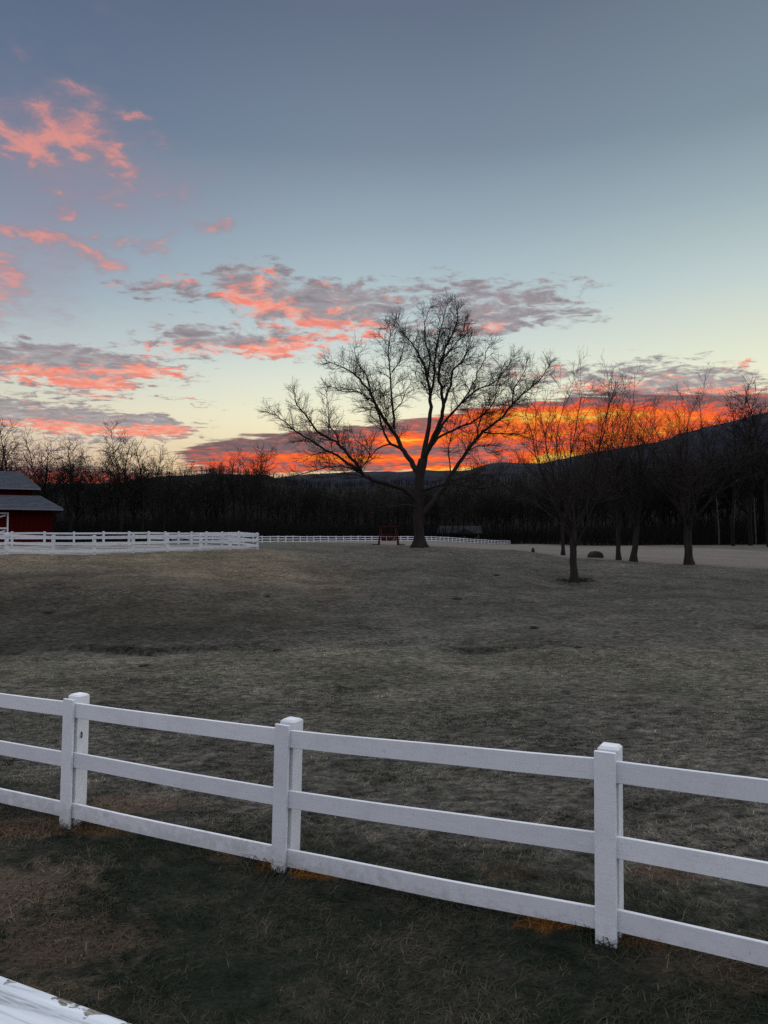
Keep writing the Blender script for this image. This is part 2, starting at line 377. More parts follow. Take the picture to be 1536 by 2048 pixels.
# ------------------------------------------------------------------ materials
def newmat(name):
    m = bpy.data.materials.new(name); m.use_nodes = True; n = NT(m.node_tree)
    b = m.node_tree.nodes['Principled BSDF']; b.inputs['Specular IOR Level'].default_value = .06
    return m, n, b
def obj_co(n): return n.n.new('ShaderNodeTexCoord').outputs['Object']
def pos(n): return n.n.new('ShaderNodeNewGeometry').outputs['Position']
def bump(n, b, h, strength, dist):
    k = n.n.new('ShaderNodeBump'); k.inputs['Strength'].default_value = strength; k.inputs['Distance'].default_value = dist
    n.put(k.inputs['Height'], h); n.l.new(k.outputs[0], b.inputs['Normal'])
def simple(name, c1, c2, scale=8., rough=.8, bmp=0., stretch=(1, 1, 1), dist=.01, metal=0.):
    m, n, b = newmat(name); v = n.vec('MULTIPLY', obj_co(n), stretch)
    f = n.noise(v, scale, 5, .6)
    n.put(b.inputs['Base Color'], n.ramp(f, [(.3, (*c1, 1)), (.7, (*c2, 1))]))
    b.inputs['Roughness'].default_value = rough; b.inputs['Metallic'].default_value = metal
    if bmp: bump(n, b, f, bmp, dist)
    return m

def white_paint(name, base=(.745, .748, .77), worn=(.665, .668, .688)):
    m, n, b = newmat(name); p = pos(n)
    f = n.noise(p, 3.2, 6, .65); g = n.noise(n.vec('MULTIPLY', p, (1, 1, .25)), 60, 4, .6)
    c = n.mix(n.smooth(f, .45, .75), (*base, 1), (*worn, 1))
    oi = n.n.new('ShaderNodeObjectInfo').outputs['Random']
    c = n.mix(1.0, c, n.ramp(oi, [(0, (.90, .90, .91, 1)), (1, (1.03, 1.03, 1.02, 1))]), 'MULTIPLY')
    oc = obj_co(n); gr = n.noise(n.vec('MULTIPLY', oc, (2.2, 30, 34)), 3.0, 5, .65)
    c = n.mix(n.math('MULTIPLY', n.smooth(gr, .50, .66), .22), c, (.42, .42, .44, 1))
    zz2 = n.sep(p)[2]; spl = n.math('ADD', n.smooth(zz2, .42, .0), n.math('MULTIPLY', n.math('SUBTRACT', n.noise(p, 14, 5, .7), .5), 1.6))
    c = n.mix(n.math('MULTIPLY', n.smooth(spl, .62, 1.1), .30), c, (.20, .17, .13, 1))
    sp = n.noise(p, 42, 2, .5)
    c = n.mix(n.math('MULTIPLY', n.smooth(sp, .66, .74), .35), c, (.28, .25, .21, 1))
    n.put(b.inputs['Base Color'], n.mix(n.math('MULTIPLY', n.smooth(g, .4, .7), .10), c, (.42, .42, .45, 1)))
    b.inputs['Roughness'].default_value = .7
    bump(n, b, n.math('ADD', g, n.math('MULTIPLY', f, 1.5)), .10, .004)
    return m
M_white = white_paint('white_fence_paint')
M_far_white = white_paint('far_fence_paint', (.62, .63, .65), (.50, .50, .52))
M_bark = simple('bark', (.016, .013, .012), (.036, .030, .026), 2.2, .95, .5, (4, 4, .6), .04)
M_twig = simple('twig_bark', (.022, .018, .016), (.042, .033, .028), 6, .9)
M_wood = simple('forest_bark', (.009, .0085, .0078), (.018, .0165, .015), .8, .95)
M_pale_bark = simple('pale_forest_bark', (.045, .042, .039), (.07, .066, .062), .8, .95)
M_red = simple('red_barn_siding', (.034, .0006, .0005), (.048, .0008, .0007), 1.5, .75, .25, (9, 9, .3), .01)
M_redwood = simple('red_painted_wood', (.045, .007, .006), (.07, .010, .009), 9, .7)
M_trim = simple('white_trim', (.55, .54, .54), (.68, .67, .67), 6, .7)
M_dark = simple('dark_iron', (.012, .012, .013), (.03, .028, .026), 20, .6)
M_chain = simple('grey_steel_chain', (.12, .12, .12), (.2, .2, .2), 20, .5)

GRP_MASKS = []
def ground_colour(n, p, var):
    """dead winter grass: grey tan, dull green and earth in patches (the same patches for soil and blades)"""
    a = n.noise(p, .35, 5, .62); b_ = n.noise(p, 1.6, 5, .65); c_ = n.noise(p, 7.0, 4, .65)
    s = n.math('ADD', n.math('MULTIPLY', a, .40), n.math('ADD', n.math('MULTIPLY', b_, .32), n.math('MULTIPLY', c_, .30)))
    past = n.ramp(s, [(.38, (.034, .031, .025, 1)), (.47, (.068, .064, .056, 1)), (.55, (.104, .096, .083, 1)), (.66, (.158, .142, .122, 1))])
    green = n.noise(n.vec('ADD', p, (31.7, 12.2, 0)), .55, 4, .6)
    past = n.mix(n.smooth(green, .46, .66, 0, .42), past, (.061, .066, .051, 1))
    # the yard on the house side of the fence: dark unmown lawn with some dead tan
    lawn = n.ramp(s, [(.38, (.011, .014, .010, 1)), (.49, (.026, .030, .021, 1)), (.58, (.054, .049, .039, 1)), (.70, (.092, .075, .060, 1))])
    tus = n.noise(n.vec('MULTIPLY', p, (1, 1.5, 1)), 5.5, 6, .72)
    past = n.mix(1.0, past, n.ramp(tus, [(.34, (.30, .30, .30, 1)), (.49, (.98, .98, .98, 1)), (.63, (1.8, 1.76, 1.68, 1))]), 'MULTIPLY')
    vg = n.attr('sward_shade'); past = n.vec('MULTIPLY', past, n.comb(vg, n.math('MULTIPLY_ADD', vg, .97, .025), n.math('SUBTRACT', vg, n.math('MULTIPLY', n.math('MAXIMUM', n.math('SUBTRACT', vg, 1.0), 0.0), .40))))
    past = n.mix(n.attr('tan'), past, n.mix(1.0, past, (1.13, 1.0, .91, 1), 'MULTIPLY'))
    px_, py_, pz_ = n.sep(p)
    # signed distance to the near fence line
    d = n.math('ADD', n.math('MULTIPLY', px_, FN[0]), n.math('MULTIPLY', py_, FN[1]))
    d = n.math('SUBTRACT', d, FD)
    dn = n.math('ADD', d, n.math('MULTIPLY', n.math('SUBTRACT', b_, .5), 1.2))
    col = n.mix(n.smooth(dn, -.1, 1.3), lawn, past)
    # tan dead grass at the lower left of the yard, sprayed rusty grass round the posts
    for (x, y, rx, ry, cc, w) in PATCHES:
        v = n.vec('MULTIPLY_ADD', p, (1 / rx, 1 / ry, 0), (-x / rx, -y / ry, 0))
        g = n.math('POWER', .4, n.vec('DOT_PRODUCT', v, v))
        g = n.smooth(n.math('ADD', g, n.math('MULTIPLY', n.math('SUBTRACT', c_, .5), 1.5)), .3, .85, 0, w)
        col = n.mix(g, col, cc)
    if var is not None:
        col = n.mix(1.0, col, n.ramp(var, [(0, (.45, .46, .44, 1)), (.55, (1.05, 1.04, .98, 1)), (.85, (1.45, 1.4, 1.28, 1)), (1, (2.2, 2.05, 1.8, 1))]), 'MULTIPLY')
    return col, s, c_, a

# near fence geometry: three posts seen, one more beyond each edge
NP = [(-2.82, 7.13), (-0.748, 6.09), (1.41, 4.87)]
u = Vector((NP[2][0] - NP[0][0], NP[2][1] - NP[0][1], 0)).normalized()
FN = (-u.y, u.x); FD = NP[1][0] * FN[0] + NP[1][1] * FN[1]        # pasture side positive
def gpt(x, y):
    """where a photo pixel meets flat ground near the house"""
    t = -CZ / tanel(y); return slope_x(x, y) * t, t
PATCHES = []
for (x, y, rx, ry, cc, w) in [(30, 1770, .7, .6, (.128, .096, .073, 1), .78), (110, 1880, .7, .4, (.105, .076, .056, 1), .7), (640, 1748, .26, .12, (.16, .066, .012, 1), .95), (540, 1735, .16, .10, (.12, .055, .015, 1), .7),
                              (1120, 1862, .28, .13, (.14, .056, .013, 1), .95), (1300, 1900, .3, .14, (.115, .056, .026, 1), .8), (1020, 1755, .26, .2, (.085, .052, .026, 1), .32), (200, 1650, .38, .14, (.12, .070, .035, 1), .7),
                              (1340, 1765, .35, .25, (.10, .06, .042, 1), .6), (270, 1590, .7, .35, (.15, .105, .080, 1), .7), (60, 1640, .6, .3, (.12, .075, .05, 1), .6), (1480, 1950, .6, .35, (.085, .062, .045, 1), .6),
                              (480, 1700, .3, .2, (.10, .066, .05, 1), .6), (60, 1980, .5, .2, (.11, .085, .06, 1), .6)]:
    gx, gy = gpt(x, y); PATCHES.append((gx, gy, rx, ry, cc, w))

def make_ground_mat():
    m, n, b = newmat('winter_pasture'); p = pos(n)
    col, s, c_, a = ground_colour(n, p, None)
    fine = n.noise(n.vec('MULTIPLY', p, (1, 1.6, 1)), 26, 5, .7)
    col = n.mix(1.0, col, n.ramp(fine, [(.3, (.5, .5, .5, 1)), (.7, (1.5, 1.5, 1.5, 1))]), 'MULTIPLY')
    big = n.noise(p, .07, 5, .6)
    st = n.noise(n.vec('MULTIPLY', p, (.5, 2.0, 1)), .5, 5, .65)
    field = n.ramp(n.math('ADD', n.math('MULTIPLY', big, .5), n.math('MULTIPLY', st, .5)), [(.35, (.105, .092, .081, 1)), (.65, (.185, .160, .142, 1))])
    col = n.mix(n.attr('pale'), col, field)
    sand = n.ramp(n.noise(n.vec('MULTIPLY', p, (.6, 1.5, 1)), .55, 5, .6), [(.36, (.09, .083, .076, 1)), (.52, (.26, .25, .245, 1)), (.7, (.42, .42, .42, 1))])
    col = n.mix(n.attr('sand'), col, sand)
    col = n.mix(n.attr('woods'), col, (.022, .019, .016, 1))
    n.put(b.inputs['Base Color'], col); b.inputs['Roughness'].default_value = .95; b.inputs['Specular IOR Level'].default_value = .03
    tuss = n.noise(p, 4.5, 6, .65)
    bump(n, b, n.math('ADD', n.math('MULTIPLY', fine, .25), tuss), 1.0, .16)
    return m
M_ground = make_ground_mat()

# ------------------------------------------------------------------ paddock outline (needed for the sand)
PF = [(13, 43.0), (106, 45.2), (188, 47.4), (266, 49.4), (335, 51.2), (402, 52.9), (460, 54.5), (515, 56.0)]
PBk = [(478, 64.0), (444, 69.0), (413, 72.0), (383, 73.0), (357, 72.6), (330, 71.6), (297, 70.0), (258, 67.4), (207, 65.6), (148, 64.6), (89, 64.0), (24, 63.6), (-42, 63.4)]
pf_xy = [(slope_x(x, 1100) * Y, Y) for x, Y in PF]; pb_xy = [(slope_x(x, 1075) * Y, Y) for x, Y in PBk]
d0 = Vector(pf_xy[0]) - Vector(pf_xy[1]); pf_xy.insert(0, tuple(Vector(pf_xy[0]) + d0)); pf_xy.insert(0, tuple(Vector(pf_xy[0]) + d0))
ring = pf_xy + pb_xy
def inside(X, Y, poly):
    c = np.zeros(X.shape, bool); n_ = len(poly)
    for i in range(n_):
        x1, y1 = poly[i]; x2, y2 = poly[(i + 1) % n_]
        k = ((y1 > Y) != (y2 > Y)) & (X < (x2 - x1) * (Y - y1) / (y2 - y1 + 1e-9) + x1); c ^= k
    return c

# ------------------------------------------------------------------ ground sheet
def wedge(x):     # forward distance where the wood begins, per photo column
    return np.interp(x, [-600, 0, 300, 520, 700, 900, 1050, 1200, 1300, 1400, 1700], [112, 112, 118, 150, 190, 215, 235, 200, 165, 150, 145])
def crest(x):     # crest of the near slope: the pale hay field begins behind it
    return np.interp(x, [500, 640, 740, 800, 860, 960, 1060, 1150, 1250, 1380, 1536, 1700], [128, 122, 95, 72, 62.5, 61, 60.5, 58.5, 57, 55.5, 54.5, 54])
az_ = np.concatenate([np.linspace(-180, -42, 40)[:-1], np.linspace(-42, 42, 421), np.linspace(42, 180, 40)[1:-1]])
rr_ = np.concatenate([[.3], np.unique(np.concatenate([np.geomspace(1.2, 70, 300), np.arange(19.4, 24.2, .07)])), np.geomspace(71, 420, 110), np.geomspace(430, 6000, 30)])
AZg, RRg = np.meshgrid(np.radians(az_), rr_)
GX = np.sin(AZg) * RRg; GY = np.cos(AZg) * RRg
GZ = height(GX, GY) - np.clip((RRg - 500) / 200, 0, 1) * 0.0
nA_, nR_ = len(az_), len(rr_)
ii, jj = np.meshgrid(np.arange(nA_), np.arange(nR_ - 1))
i2 = (ii + 1) % nA_
faces = np.stack([jj * nA_ + ii, (jj + 1) * nA_ + ii, (jj + 1) * nA_ + i2, jj * nA_ + i2], -1).reshape(-1, 4)[:, ::-1]
gm = mesh_np('ground', np.stack([GX, GY, GZ], -1).reshape(-1, 3), faces)
fx = CX + FPX * np.where(GY > 1, GX / np.maximum(GY, 1), 9)
front = (GY > 5)
wob = 2.0 * fbm(GX * .12, GY * .12, 3)
wd = wedge(fx)
pale = np.clip((GY + wob * .5 - crest(fx)) / 1.6, 0, 1) * front * (fx > 480) * np.clip((fx - 480) / 200, 0, 1)
# a darker strip before the right hand wood
strip = np.clip((GY - np.interp(fx, [1100, 1300, 1536, 1700], [400, 135, 103, 100]) + wob) / 6, 0, 1)
pale = pale * (1 - .75 * strip)
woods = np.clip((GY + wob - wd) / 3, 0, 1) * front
sand = inside(GX, GY, ring).astype(float)
fattr(gm, 'sward_shade', np.where(GY > 2, veg_shade(GX, GY), 1).ravel()); fattr(gm, 'tan', np.where(GY > 2, tan_(GX, GY), 0).ravel()); fattr(gm, 'pale', pale.ravel()); fattr(gm, 'woods', woods.ravel()); fattr(gm, 'sand', sand.ravel())
tag(link('ground', gm, M_ground), 'rolling winter pasture of short dead grass sloping up to the fields', None, None, 'structure')

# ------------------------------------------------------------------ hills
def hill(name, R0, Rc, Rb, prof, mat, label, rough=.03, nR=34, seed=0.):
    a = np.radians(np.linspace(-60, 60, 361)); t = np.concatenate([np.linspace(0, 1, nR), np.linspace(1.05, 2, 12)])
    rads = np.where(t <= 1, R0 + (Rc - R0) * t, Rc + (Rb - Rc) * (t - 1))
    AA, TT = np.meshgrid(a, t); RR = np.where(TT <= 1, R0 + (Rc - R0) * TT, Rc + (Rb - Rc) * (TT - 1))
    px_ = CX + FPX * np.tan(AA)
    el = np.interp(px_, [p[0] for p in prof], [tanel(p[1]) for p in prof])
    top = el * Rc * np.cos(AA)
    k = np.where(TT <= 1, np.sin(TT * math.pi / 2) ** 1.3, np.cos((TT - 1) * math.pi / 2))
    Z = CZ + top * k + rough * Rc * .05 * fbm(AA * 40 + seed, TT * 4 + seed, 5) * np.minimum(k * 2, 1)
    Z = np.where(TT == 0, 0, Z)
    n1, n2 = len(a), len(t); i, j = np.meshgrid(np.arange(n1 - 1), np.arange(n2 - 1))
    f = np.stack([j * n1 + i, (j + 1) * n1 + i, (j + 1) * n1 + i + 1, j * n1 + i + 1], -1).reshape(-1, 4)[:, ::-1]
    m = mesh_np(name, np.stack([np.sin(AA) * RR, np.cos(AA) * RR, Z], -1).reshape(-1, 3), f)
    o = link(name, m, mat); tag(o, label, None, None, 'structure')
    return (AA, RR, Z, n1, n2)
def hill_mat(name, c1, c2, sc):
    m, n, b = newmat(name); p = pos(n); f = n.noise(p, sc, 8, .7)
    n.put(b.inputs['Base Color'], n.ramp(f, [(.35, (*c1, 1)), (.65, (*c2, 1))])); b.inputs['Roughness'].default_value = 1
    bump(n, b, f, 1, 12); return m
M_hill1 = hill_mat('near_hill_woods', (.006, .0055, .005), (.017, .0155, .014), .05)
M_hill2 = hill_mat('far_mountain_woods_hazed', (.008, .009, .015), (.022, .023, .034), .012)  # distance haze put into the woods' colour as a blue tint
H1 = hill('hill', 330, 480, 700, [(-900, 1010), (0, 1015), (150, 1005), (220, 975), (270, 959), (330, 953), (430, 950), (530, 953), (580, 968), (640, 978), (760, 975), (900, 972), (1000, 965), (1100, 955), (1250, 940), (1400, 930), (1536, 920), (2400, 900)], M_hill1,
          'low wooded rise behind the pasture trees', .06, seed=3.)
H2 = hill('mountain', 1100, 1900, 2600, [(-900, 1040), (600, 1000), (850, 975), (930, 952), (950, 940), (975, 932), (1000, 930), (1050, 931), (1085, 932), (1110, 925), (1150, 917), (1185, 912), (1230, 905), (1260, 899), (1300, 892), (1335, 886), (1357, 874), (1410, 863), (1447, 854), (1490, 843), (1536, 833), (1700, 800), (2400, 760)], M_hill2,
          'dark wooded mountain rising to the right', .05, seed=8.)
H3 = hill('ridge', 2600, 3600, 4600, [(-900, 975), (300, 968), (520, 960), (600, 952), (660, 948), (720, 944), (800, 945), (850, 942), (900, 943), (960, 941), (1010, 940), (1100, 945), (2400, 940)], M_hill2,
          'long low blue ridge on the horizon', .04, seed=14.)

# little bare trees along the crests of the hills, too many to count
def spikes(name, Hd, n, hh, mat, label, rows, seed):
    AA, RR, Z, n1, n2 = Hd; rng = np.random.RandomState(seed); mb = MB(); rnd = random.Random(seed)
    sel = np.where((AA[0] > -.62) & (AA[0] < .62))[0]
    for _ in range(n):
        i = int(rng.choice(sel)); j = int(rng.choice(rows))
        i = min(i, n1 - 2)
        w = rng.rand(); a = AA[j, i] * (1 - w) + AA[j, i + 1] * w; r = RR[j, i]; z = Z[j, i] * (1 - w) + Z[j, i + 1] * w
        h = hh * rng.uniform(.5, 1.15); p = Vector((math.sin(a) * r, math.cos(a) * r, z - h * .15))
        mb.tube([p, p + Vector((0, 0, h))], [h * .03, h * .01], 3, False)
        for k in range(7):
            t = rng.uniform(.35, .95); d = Vector((rng.normal(), rng.normal() * .5, 1.6)).normalized()
            b0 = p + Vector((0, 0, h * t)); mb.tube([b0, b0 + d * h * rng.uniform(.18, .4)], [h * .018, h * .008], 3, False)
    m = mb.mesh(name, fix=False); o = link(name, m, mat); tag(o, label, None, None, 'stuff')
spikes('hillside_woods', H1, 3200, 4.5, M_wood, 'leafless woods covering the low rise behind the pasture', range(12, 35), 4)
spikes('mountain_woods', H2, 2200, 9, M_wood, 'leafless woods along the crest of the mountain', range(26, 35), 6)

# ------------------------------------------------------------------ bare trees
UP = Vector((0, 0, 1))
def gauss3(r, s): return Vector((r.gauss(0, s), r.gauss(0, s), r.gauss(0, s)))
def interp_line(pts, rad, t):
    f = t * (len(pts) - 1); i = min(int(f), len(pts) - 2); f -= i
    return pts[i].lerp(pts[i + 1], f), (pts[i + 1] - pts[i]).normalized(), rad[i] * (1 - f) + rad[i + 1] * f
def path(P0, D, L, r0, r1, rng, wob, trop, seg):
    n = max(2, int(round(L / seg))); pts = [P0.copy()]; rad = [r0]; d = D.normalized(); st = L / n
    for i in range(n):
        d = (d + gauss3(rng, wob) + UP * trop).normalized()
        pts.append(pts[-1] + d * st); rad.append(r0 + (r1 - r0) * ((i + 1) / n) ** .85)
    return pts, rad
def side_branches(pts, rad, L, lvl, cfg, rng, out):
    c = cfg[lvl]
    n = max(1, int(L / c['space'] + rng.random())); az = rng.uniform(0, 6.28)
    for k in range(n):
        t = c['t0'] + (1 - c['t0']) * (k + rng.random()) / n
        p, d, r = interp_line(pts, rad, min(t, .999))
        az += 2.4 + rng.gauss(0, .5)
        o = d.orthogonal().normalized(); o = Matrix.Rotation(az, 3, d) @ o
        ang = R(rng.gauss(c['ang'], 11)); D = d * math.cos(ang) + o * math.sin(ang)
        if D.z < -.15 and c.get('lift', True): D.z *= .3
        l = c['len'] * rng.uniform(.55, 1.25) * (1 - c['fall'] * t)
        r0 = max(min(r * .62, c['r']), c['rmin'] * 1.25)
        q_, rd = path(p, D, l, r0, c['rmin'], rng, c['wob'], c['trop'], c['seg'])
        out.append((lvl, q_, rd))
        if lvl + 1 < len(cfg): side_branches(q_, rd, l, lvl + 1, cfg, rng, out)
    return out
def tubes(items, sides, name, mat, parent=None, smooth=True, **k):
    mb = MB()
    for lvl, p, r in items: mb.tube(p, r, sides[min(lvl, len(sides) - 1)], False)
    m = mb.mesh(name, smooth, fix=False)
    return link(name, m, mat, parent, **k)

def trunk_mesh(pts, rad, flare, rng, n=14):
    """trunk with root flare and a lumpy section"""
    mb = MB(); b = 0; ph = [rng.uniform(0, 6.28) for _ in range(4)]
    h0 = pts[0].z
    P2 = []; R2 = []
    for i in range(len(pts) - 1):
        for s in range(4):
            P2.append(pts[i].lerp(pts[i + 1], s / 4)); R2.append(rad[i] * (1 - s / 4) + rad[i + 1] * s / 4)
    P2.append(pts[-1]); R2.append(rad[-1])
    for p, r in zip(P2, R2):
        h = p.z - h0
        for k in range(n):
            a = 2 * math.pi * k / n
            fl = flare * math.exp(-max(h, 0) / .38) * (.55 + .45 * math.cos(5 * a + ph[0]) + .3 * math.cos(3 * a + ph[1]))
            rr = r * (1 + .06 * math.sin(3 * a + ph[2] + h) + .05 * math.sin(5 * a + ph[3] - h * 1.7)) + fl
            mb.v.append((p.x + rr * math.cos(a), p.y + rr * math.sin(a), p.z - (.35 if h < .01 else 0)))
    for i in range(len(P2) - 1):
        for k in range(n):
            k2 = (k + 1) % n; mb.f.append((i * n + k, i * n + k2, (i + 1) * n + k2, (i + 1) * n + k))
    return mb.mesh('trunk', True, fix=False)

# ---- the great tree: limbs laid out along the photograph's limbs, given depth, then branched
rng = random.Random(21)
TY = 60.0
def tz(X, Y): return 500 + X / 2.743, 580 + Y / 2.743
base_px = tz(930, 1402)
tb = at(base_px[0], base_px[1], TY); tb.z = hz(tb.x, tb.y)
def P3(X, Y, dy=0.):
    x, y = tz(X, Y); p = at(x, y, TY + dy); return p - tb
oak = thing('bare_tree', 'great spreading bare tree, tallest in the pasture, beside the red swing', 'tree', tb)
ZM = TY / FPX / 2.743                                   # metres per zoomed pixel at the tree
tr_pts = [P3(930, 1402), P3(930, 1385), P3(928, 1350), P3(925, 1280), P3(926, 1200), P3(925, 1100), P3(930, 1030), P3(942, 970), P3(952, 925)]
tr_pts[0].z = 0
tr_rad = [31 * ZM, 30 * ZM, 27 * ZM, 25 * ZM, 26 * ZM, 24 * ZM, 25 * ZM, 27 * ZM, 24 * ZM]
link('trunk', trunk_mesh(tr_pts, tr_rad, .62, rng), M_bark, oak)
LIMBS = [   # (points, start half width, end half width, depth per zoomed pixel from the start, start level of side branches)
    ([(918, 1165), (880, 1120), (820, 1082), (740, 1062), (670, 1040), (620, 1010), (590, 965), (540, 900), (470, 835), (390, 790), (345, 740), (300, 680), (255, 625), (240, 560)], 17, 2.2, -.25, .35),
    ([(600, 985), (560, 968), (480, 910), (385, 860), (330, 820), (270, 790), (210, 740), (150, 692), (95, 672)], 9, 1.6, -.1, .2),
    ([(640, 1025), (580, 985), (520, 968), (450, 970), (370, 985), (290, 1010), (225, 1020)], 6, 1.3, .5, .2),
    ([(650, 1035), (580, 1012), (500, 1006), (440, 1025), (380, 1030)], 5, 1.2, -.5, .2),
    ([(500, 870), (475, 800), (440, 740), (430, 660), (420, 560)], 4.5, 1.3, .3, .25),
    ([(930, 1020), (905, 980), (870, 920), (832, 868), (795, 790), (745, 722), (700, 650), (655, 555), (600, 490), (560, 452), (500, 420), (440, 400)], 19, 2, .25, .3),
    ([(832, 866), (775, 846), (738, 790), (712, 712), (690, 640), (660, 600), (600, 560), (520, 560), (450, 530)], 9, 1.6, -.25, .25),
    ([(660, 555), (640, 470), (590, 400), (570, 320)], 6, 1.5, .2, .1),
    ([(792, 760), (786, 670), (776, 560), (766, 430), (760, 330), (770, 250), (760, 190)], 8, 1.6, .35, .2),
    ([(786, 670), (830, 620), (850, 560), (880, 520)], 4, 1.2, -.3, .1),
    ([(776, 450), (820, 400), (840, 330), (850, 260)], 4, 1.3, .2, .1),
    ([(775, 848), (712, 860), (672, 900), (650, 930), (625, 962), (600, 970)], 5, 1.5, -.4, .2),
    ([(660, 905), (625, 855), (580, 822), (560, 780)], 3.2, 1.2, .2, .1),
    ([(948, 940), (965, 850), (978, 760), (990, 640), (984, 560), (968, 470), (950, 400), (900, 310), (850, 250), (800, 165)], 17, 2, .2, .35),
    ([(986, 600), (1010, 480), (1018, 380), (1030, 280), (1055, 180), (1080, 75)], 9, 1.8, .3, .1),
    ([(972, 480), (985, 380), (960, 280), (965, 180), (985, 100)], 6, 1.6, -.3, .1),
    ([(958, 935), (995, 835), (1040, 730), (1060, 640), (1055, 560), (1032, 470), (1050, 380), (1090, 280), (1130, 190), (1140, 110)], 16, 2, -.3, .35),
    ([(1062, 630), (1100, 520), (1122, 430), (1170, 390), (1200, 300), (1195, 220)], 8, 1.7, .3, .1),
    ([(1052, 385), (1100, 330), (1160, 250), (1180, 180)], 5, 1.5, -.2, .1),
    ([(980, 880), (1005, 835), (1060, 740), (1120, 662), (1190, 590), (1260, 540), (1340, 505), (1400, 440), (1440, 370)], 11, 1.8, .45, .3),
    ([(1120, 662), (1200, 560), (1250, 450), (1290, 370), (1310, 300)], 5, 1.5, -.3, .1),
    ([(1000, 850), (1050, 796), (1150, 756), (1230, 716), (1285, 680), (1340, 600), (1352, 520), (1380, 440)], 8, 1.7, -.4, .25),
    ([(938, 1235), (1000, 1168), (1060, 1090), (1112, 1000), (1170, 920), (1240, 822), (1300, 762), (1380, 702), (1430, 640), (1485, 580), (1540, 535), (1600, 480), (1640, 420)], 17, 2, .3, .3),
    ([(1240, 815), (1262, 720), (1300, 655), (1330, 600)], 5, 1.4, -.4, .1),
    ([(1285, 782), (1370, 788), (1450, 790), (1520, 812), (1580, 830)], 5, 1.3, .4, .2),
    ([(1100, 1010), (1090, 900), (1102, 800), (1120, 740)], 4, 1.2, -.5, .2),
    ([(1440, 630), (1450, 540), (1500, 460), (1520, 390)], 5, 1.5, .2, .1),
    ([(1200, 880), (1270, 850), (1300, 890), (1340, 900)], 3.5, 1.2, .5, .1),
    ([(935, 1105), (1000, 1082), (1060, 1068), (1120, 1060), (1190, 1080), (1250, 1086), (1330, 1078), (1420, 1062)], 9, 1.5, -.4, .25),
    ([(1080, 1060), (1110, 1048), (1170, 1030), (1240, 1010), (1330, 1018), (1400, 990)], 6, 1.4, .5, .2),
    ([(1050, 1115), (1100, 1138), (1140, 1178), (1190, 1190)], 4, 1.2, -.5, .2),
    ([(918, 1195), (860, 1180), (800, 1188), (740, 1210), (680, 1214), (640, 1195)], 7, 1.5, -.3, .3),
    ([(800, 1187), (785, 1140), (765, 1115)], 3, 1.2, .2, .3),
]
cfg_big = [dict(space=.40, t0=.12, ang=44, len=2.9, fall=.72, r=.036, rmin=.014, wob=.16, trop=.05, seg=.3),
           dict(space=.21, t0=.1, ang=42, len=1.2, fall=.3, r=.02, rmin=.0098, wob=.17, trop=.05, seg=.28),
           dict(space=.12, t0=.08, ang=42, len=.58, fall=.3, r=.0095, rmin=.006, wob=.16, trop=.05, seg=.31)]
items = []
def smooth_pts(pts):
    out = []
    for i in range(len(pts) - 1):
        p0 = pts[max(i - 1, 0)]; p1 = pts[i]; p2 = pts[i + 1]; p3 = pts[min(i + 2, len(pts) - 1)]
        for s in range(3):
            t = s / 3
            out.append(.5 * ((2 * p1) + (p2 - p0) * t + (2 * p0 - 5 * p1 + 4 * p2 - p3) * t * t + (3 * p1 - p0 - 3 * p2 + p3) * t ** 3))
    out.append(pts[-1]); return out
limb_depth = {}
for li, (pp, w0, w1, dep, t0) in enumerate(LIMBS):
    # depth grows along the limb from whatever depth its own start has
    st = pp[0]; best = 0.
    bd = 1e9
    for k_, d_ in limb_depth.items():
        dd = (k_[0] - st[0]) ** 2 + (k_[1] - st[1]) ** 2
        if dd < bd: bd, best = dd, d_
    if bd > 60 ** 2 or abs(st[0] - 935) < 40: best = 0.
    acc = 0; P_ = []; last = pp[0]
    for k_ in pp:
        acc += math.hypot(k_[0] - last[0], k_[1] - last[1]) * ZM; last = k_
        dy = best + dep * acc; limb_depth[k_] = dy; P_.append(P3(k_[0], k_[1], dy))
    P_ = smooth_pts(P_)
    P_ = [P_[0]] + [p + gauss3(rng, .035) for p in P_[1:]]
    n_ = len(P_); rad = [max(.018, (w0 + (w1 - w0) * (i / (n_ - 1)) ** .7) * ZM) for i in range(n_)]
    mb = MB(); mb.tube(P_, rad, 8 if w0 > 6 else 6, False)
    mb.build('limb', M_bark, oak, smooth=True)
    L = sum((P_[i + 1] - P_[i]).length for i in range(n_ - 1))
    c0 = dict(cfg_big[0]); c0['t0'] = t0
    if li in (0, 1): c0['fall'] = .88
    if w0 < 6.5: c0['len'] *= .62; c0['space'] *= 1.15
    side_branches(P_, rad, L, 0, [c0] + cfg_big[1:], rng, items)
    d = (P_[-1] - P_[-3]).normalized()                     # spray at the limb's end
    for _ in range(3):
        q_, rd = path(P_[-1], d + gauss3(rng, .35), rng.uniform(.4, .9), max(rad[-1], .014), .010, rng, .13, .06, .25)
        items.append((1, q_, rd)); side_branches(q_, rd, .7, 2, cfg_big, rng, items)
tubes(items, [4, 3, 3], 'crown', M_twig, oak)

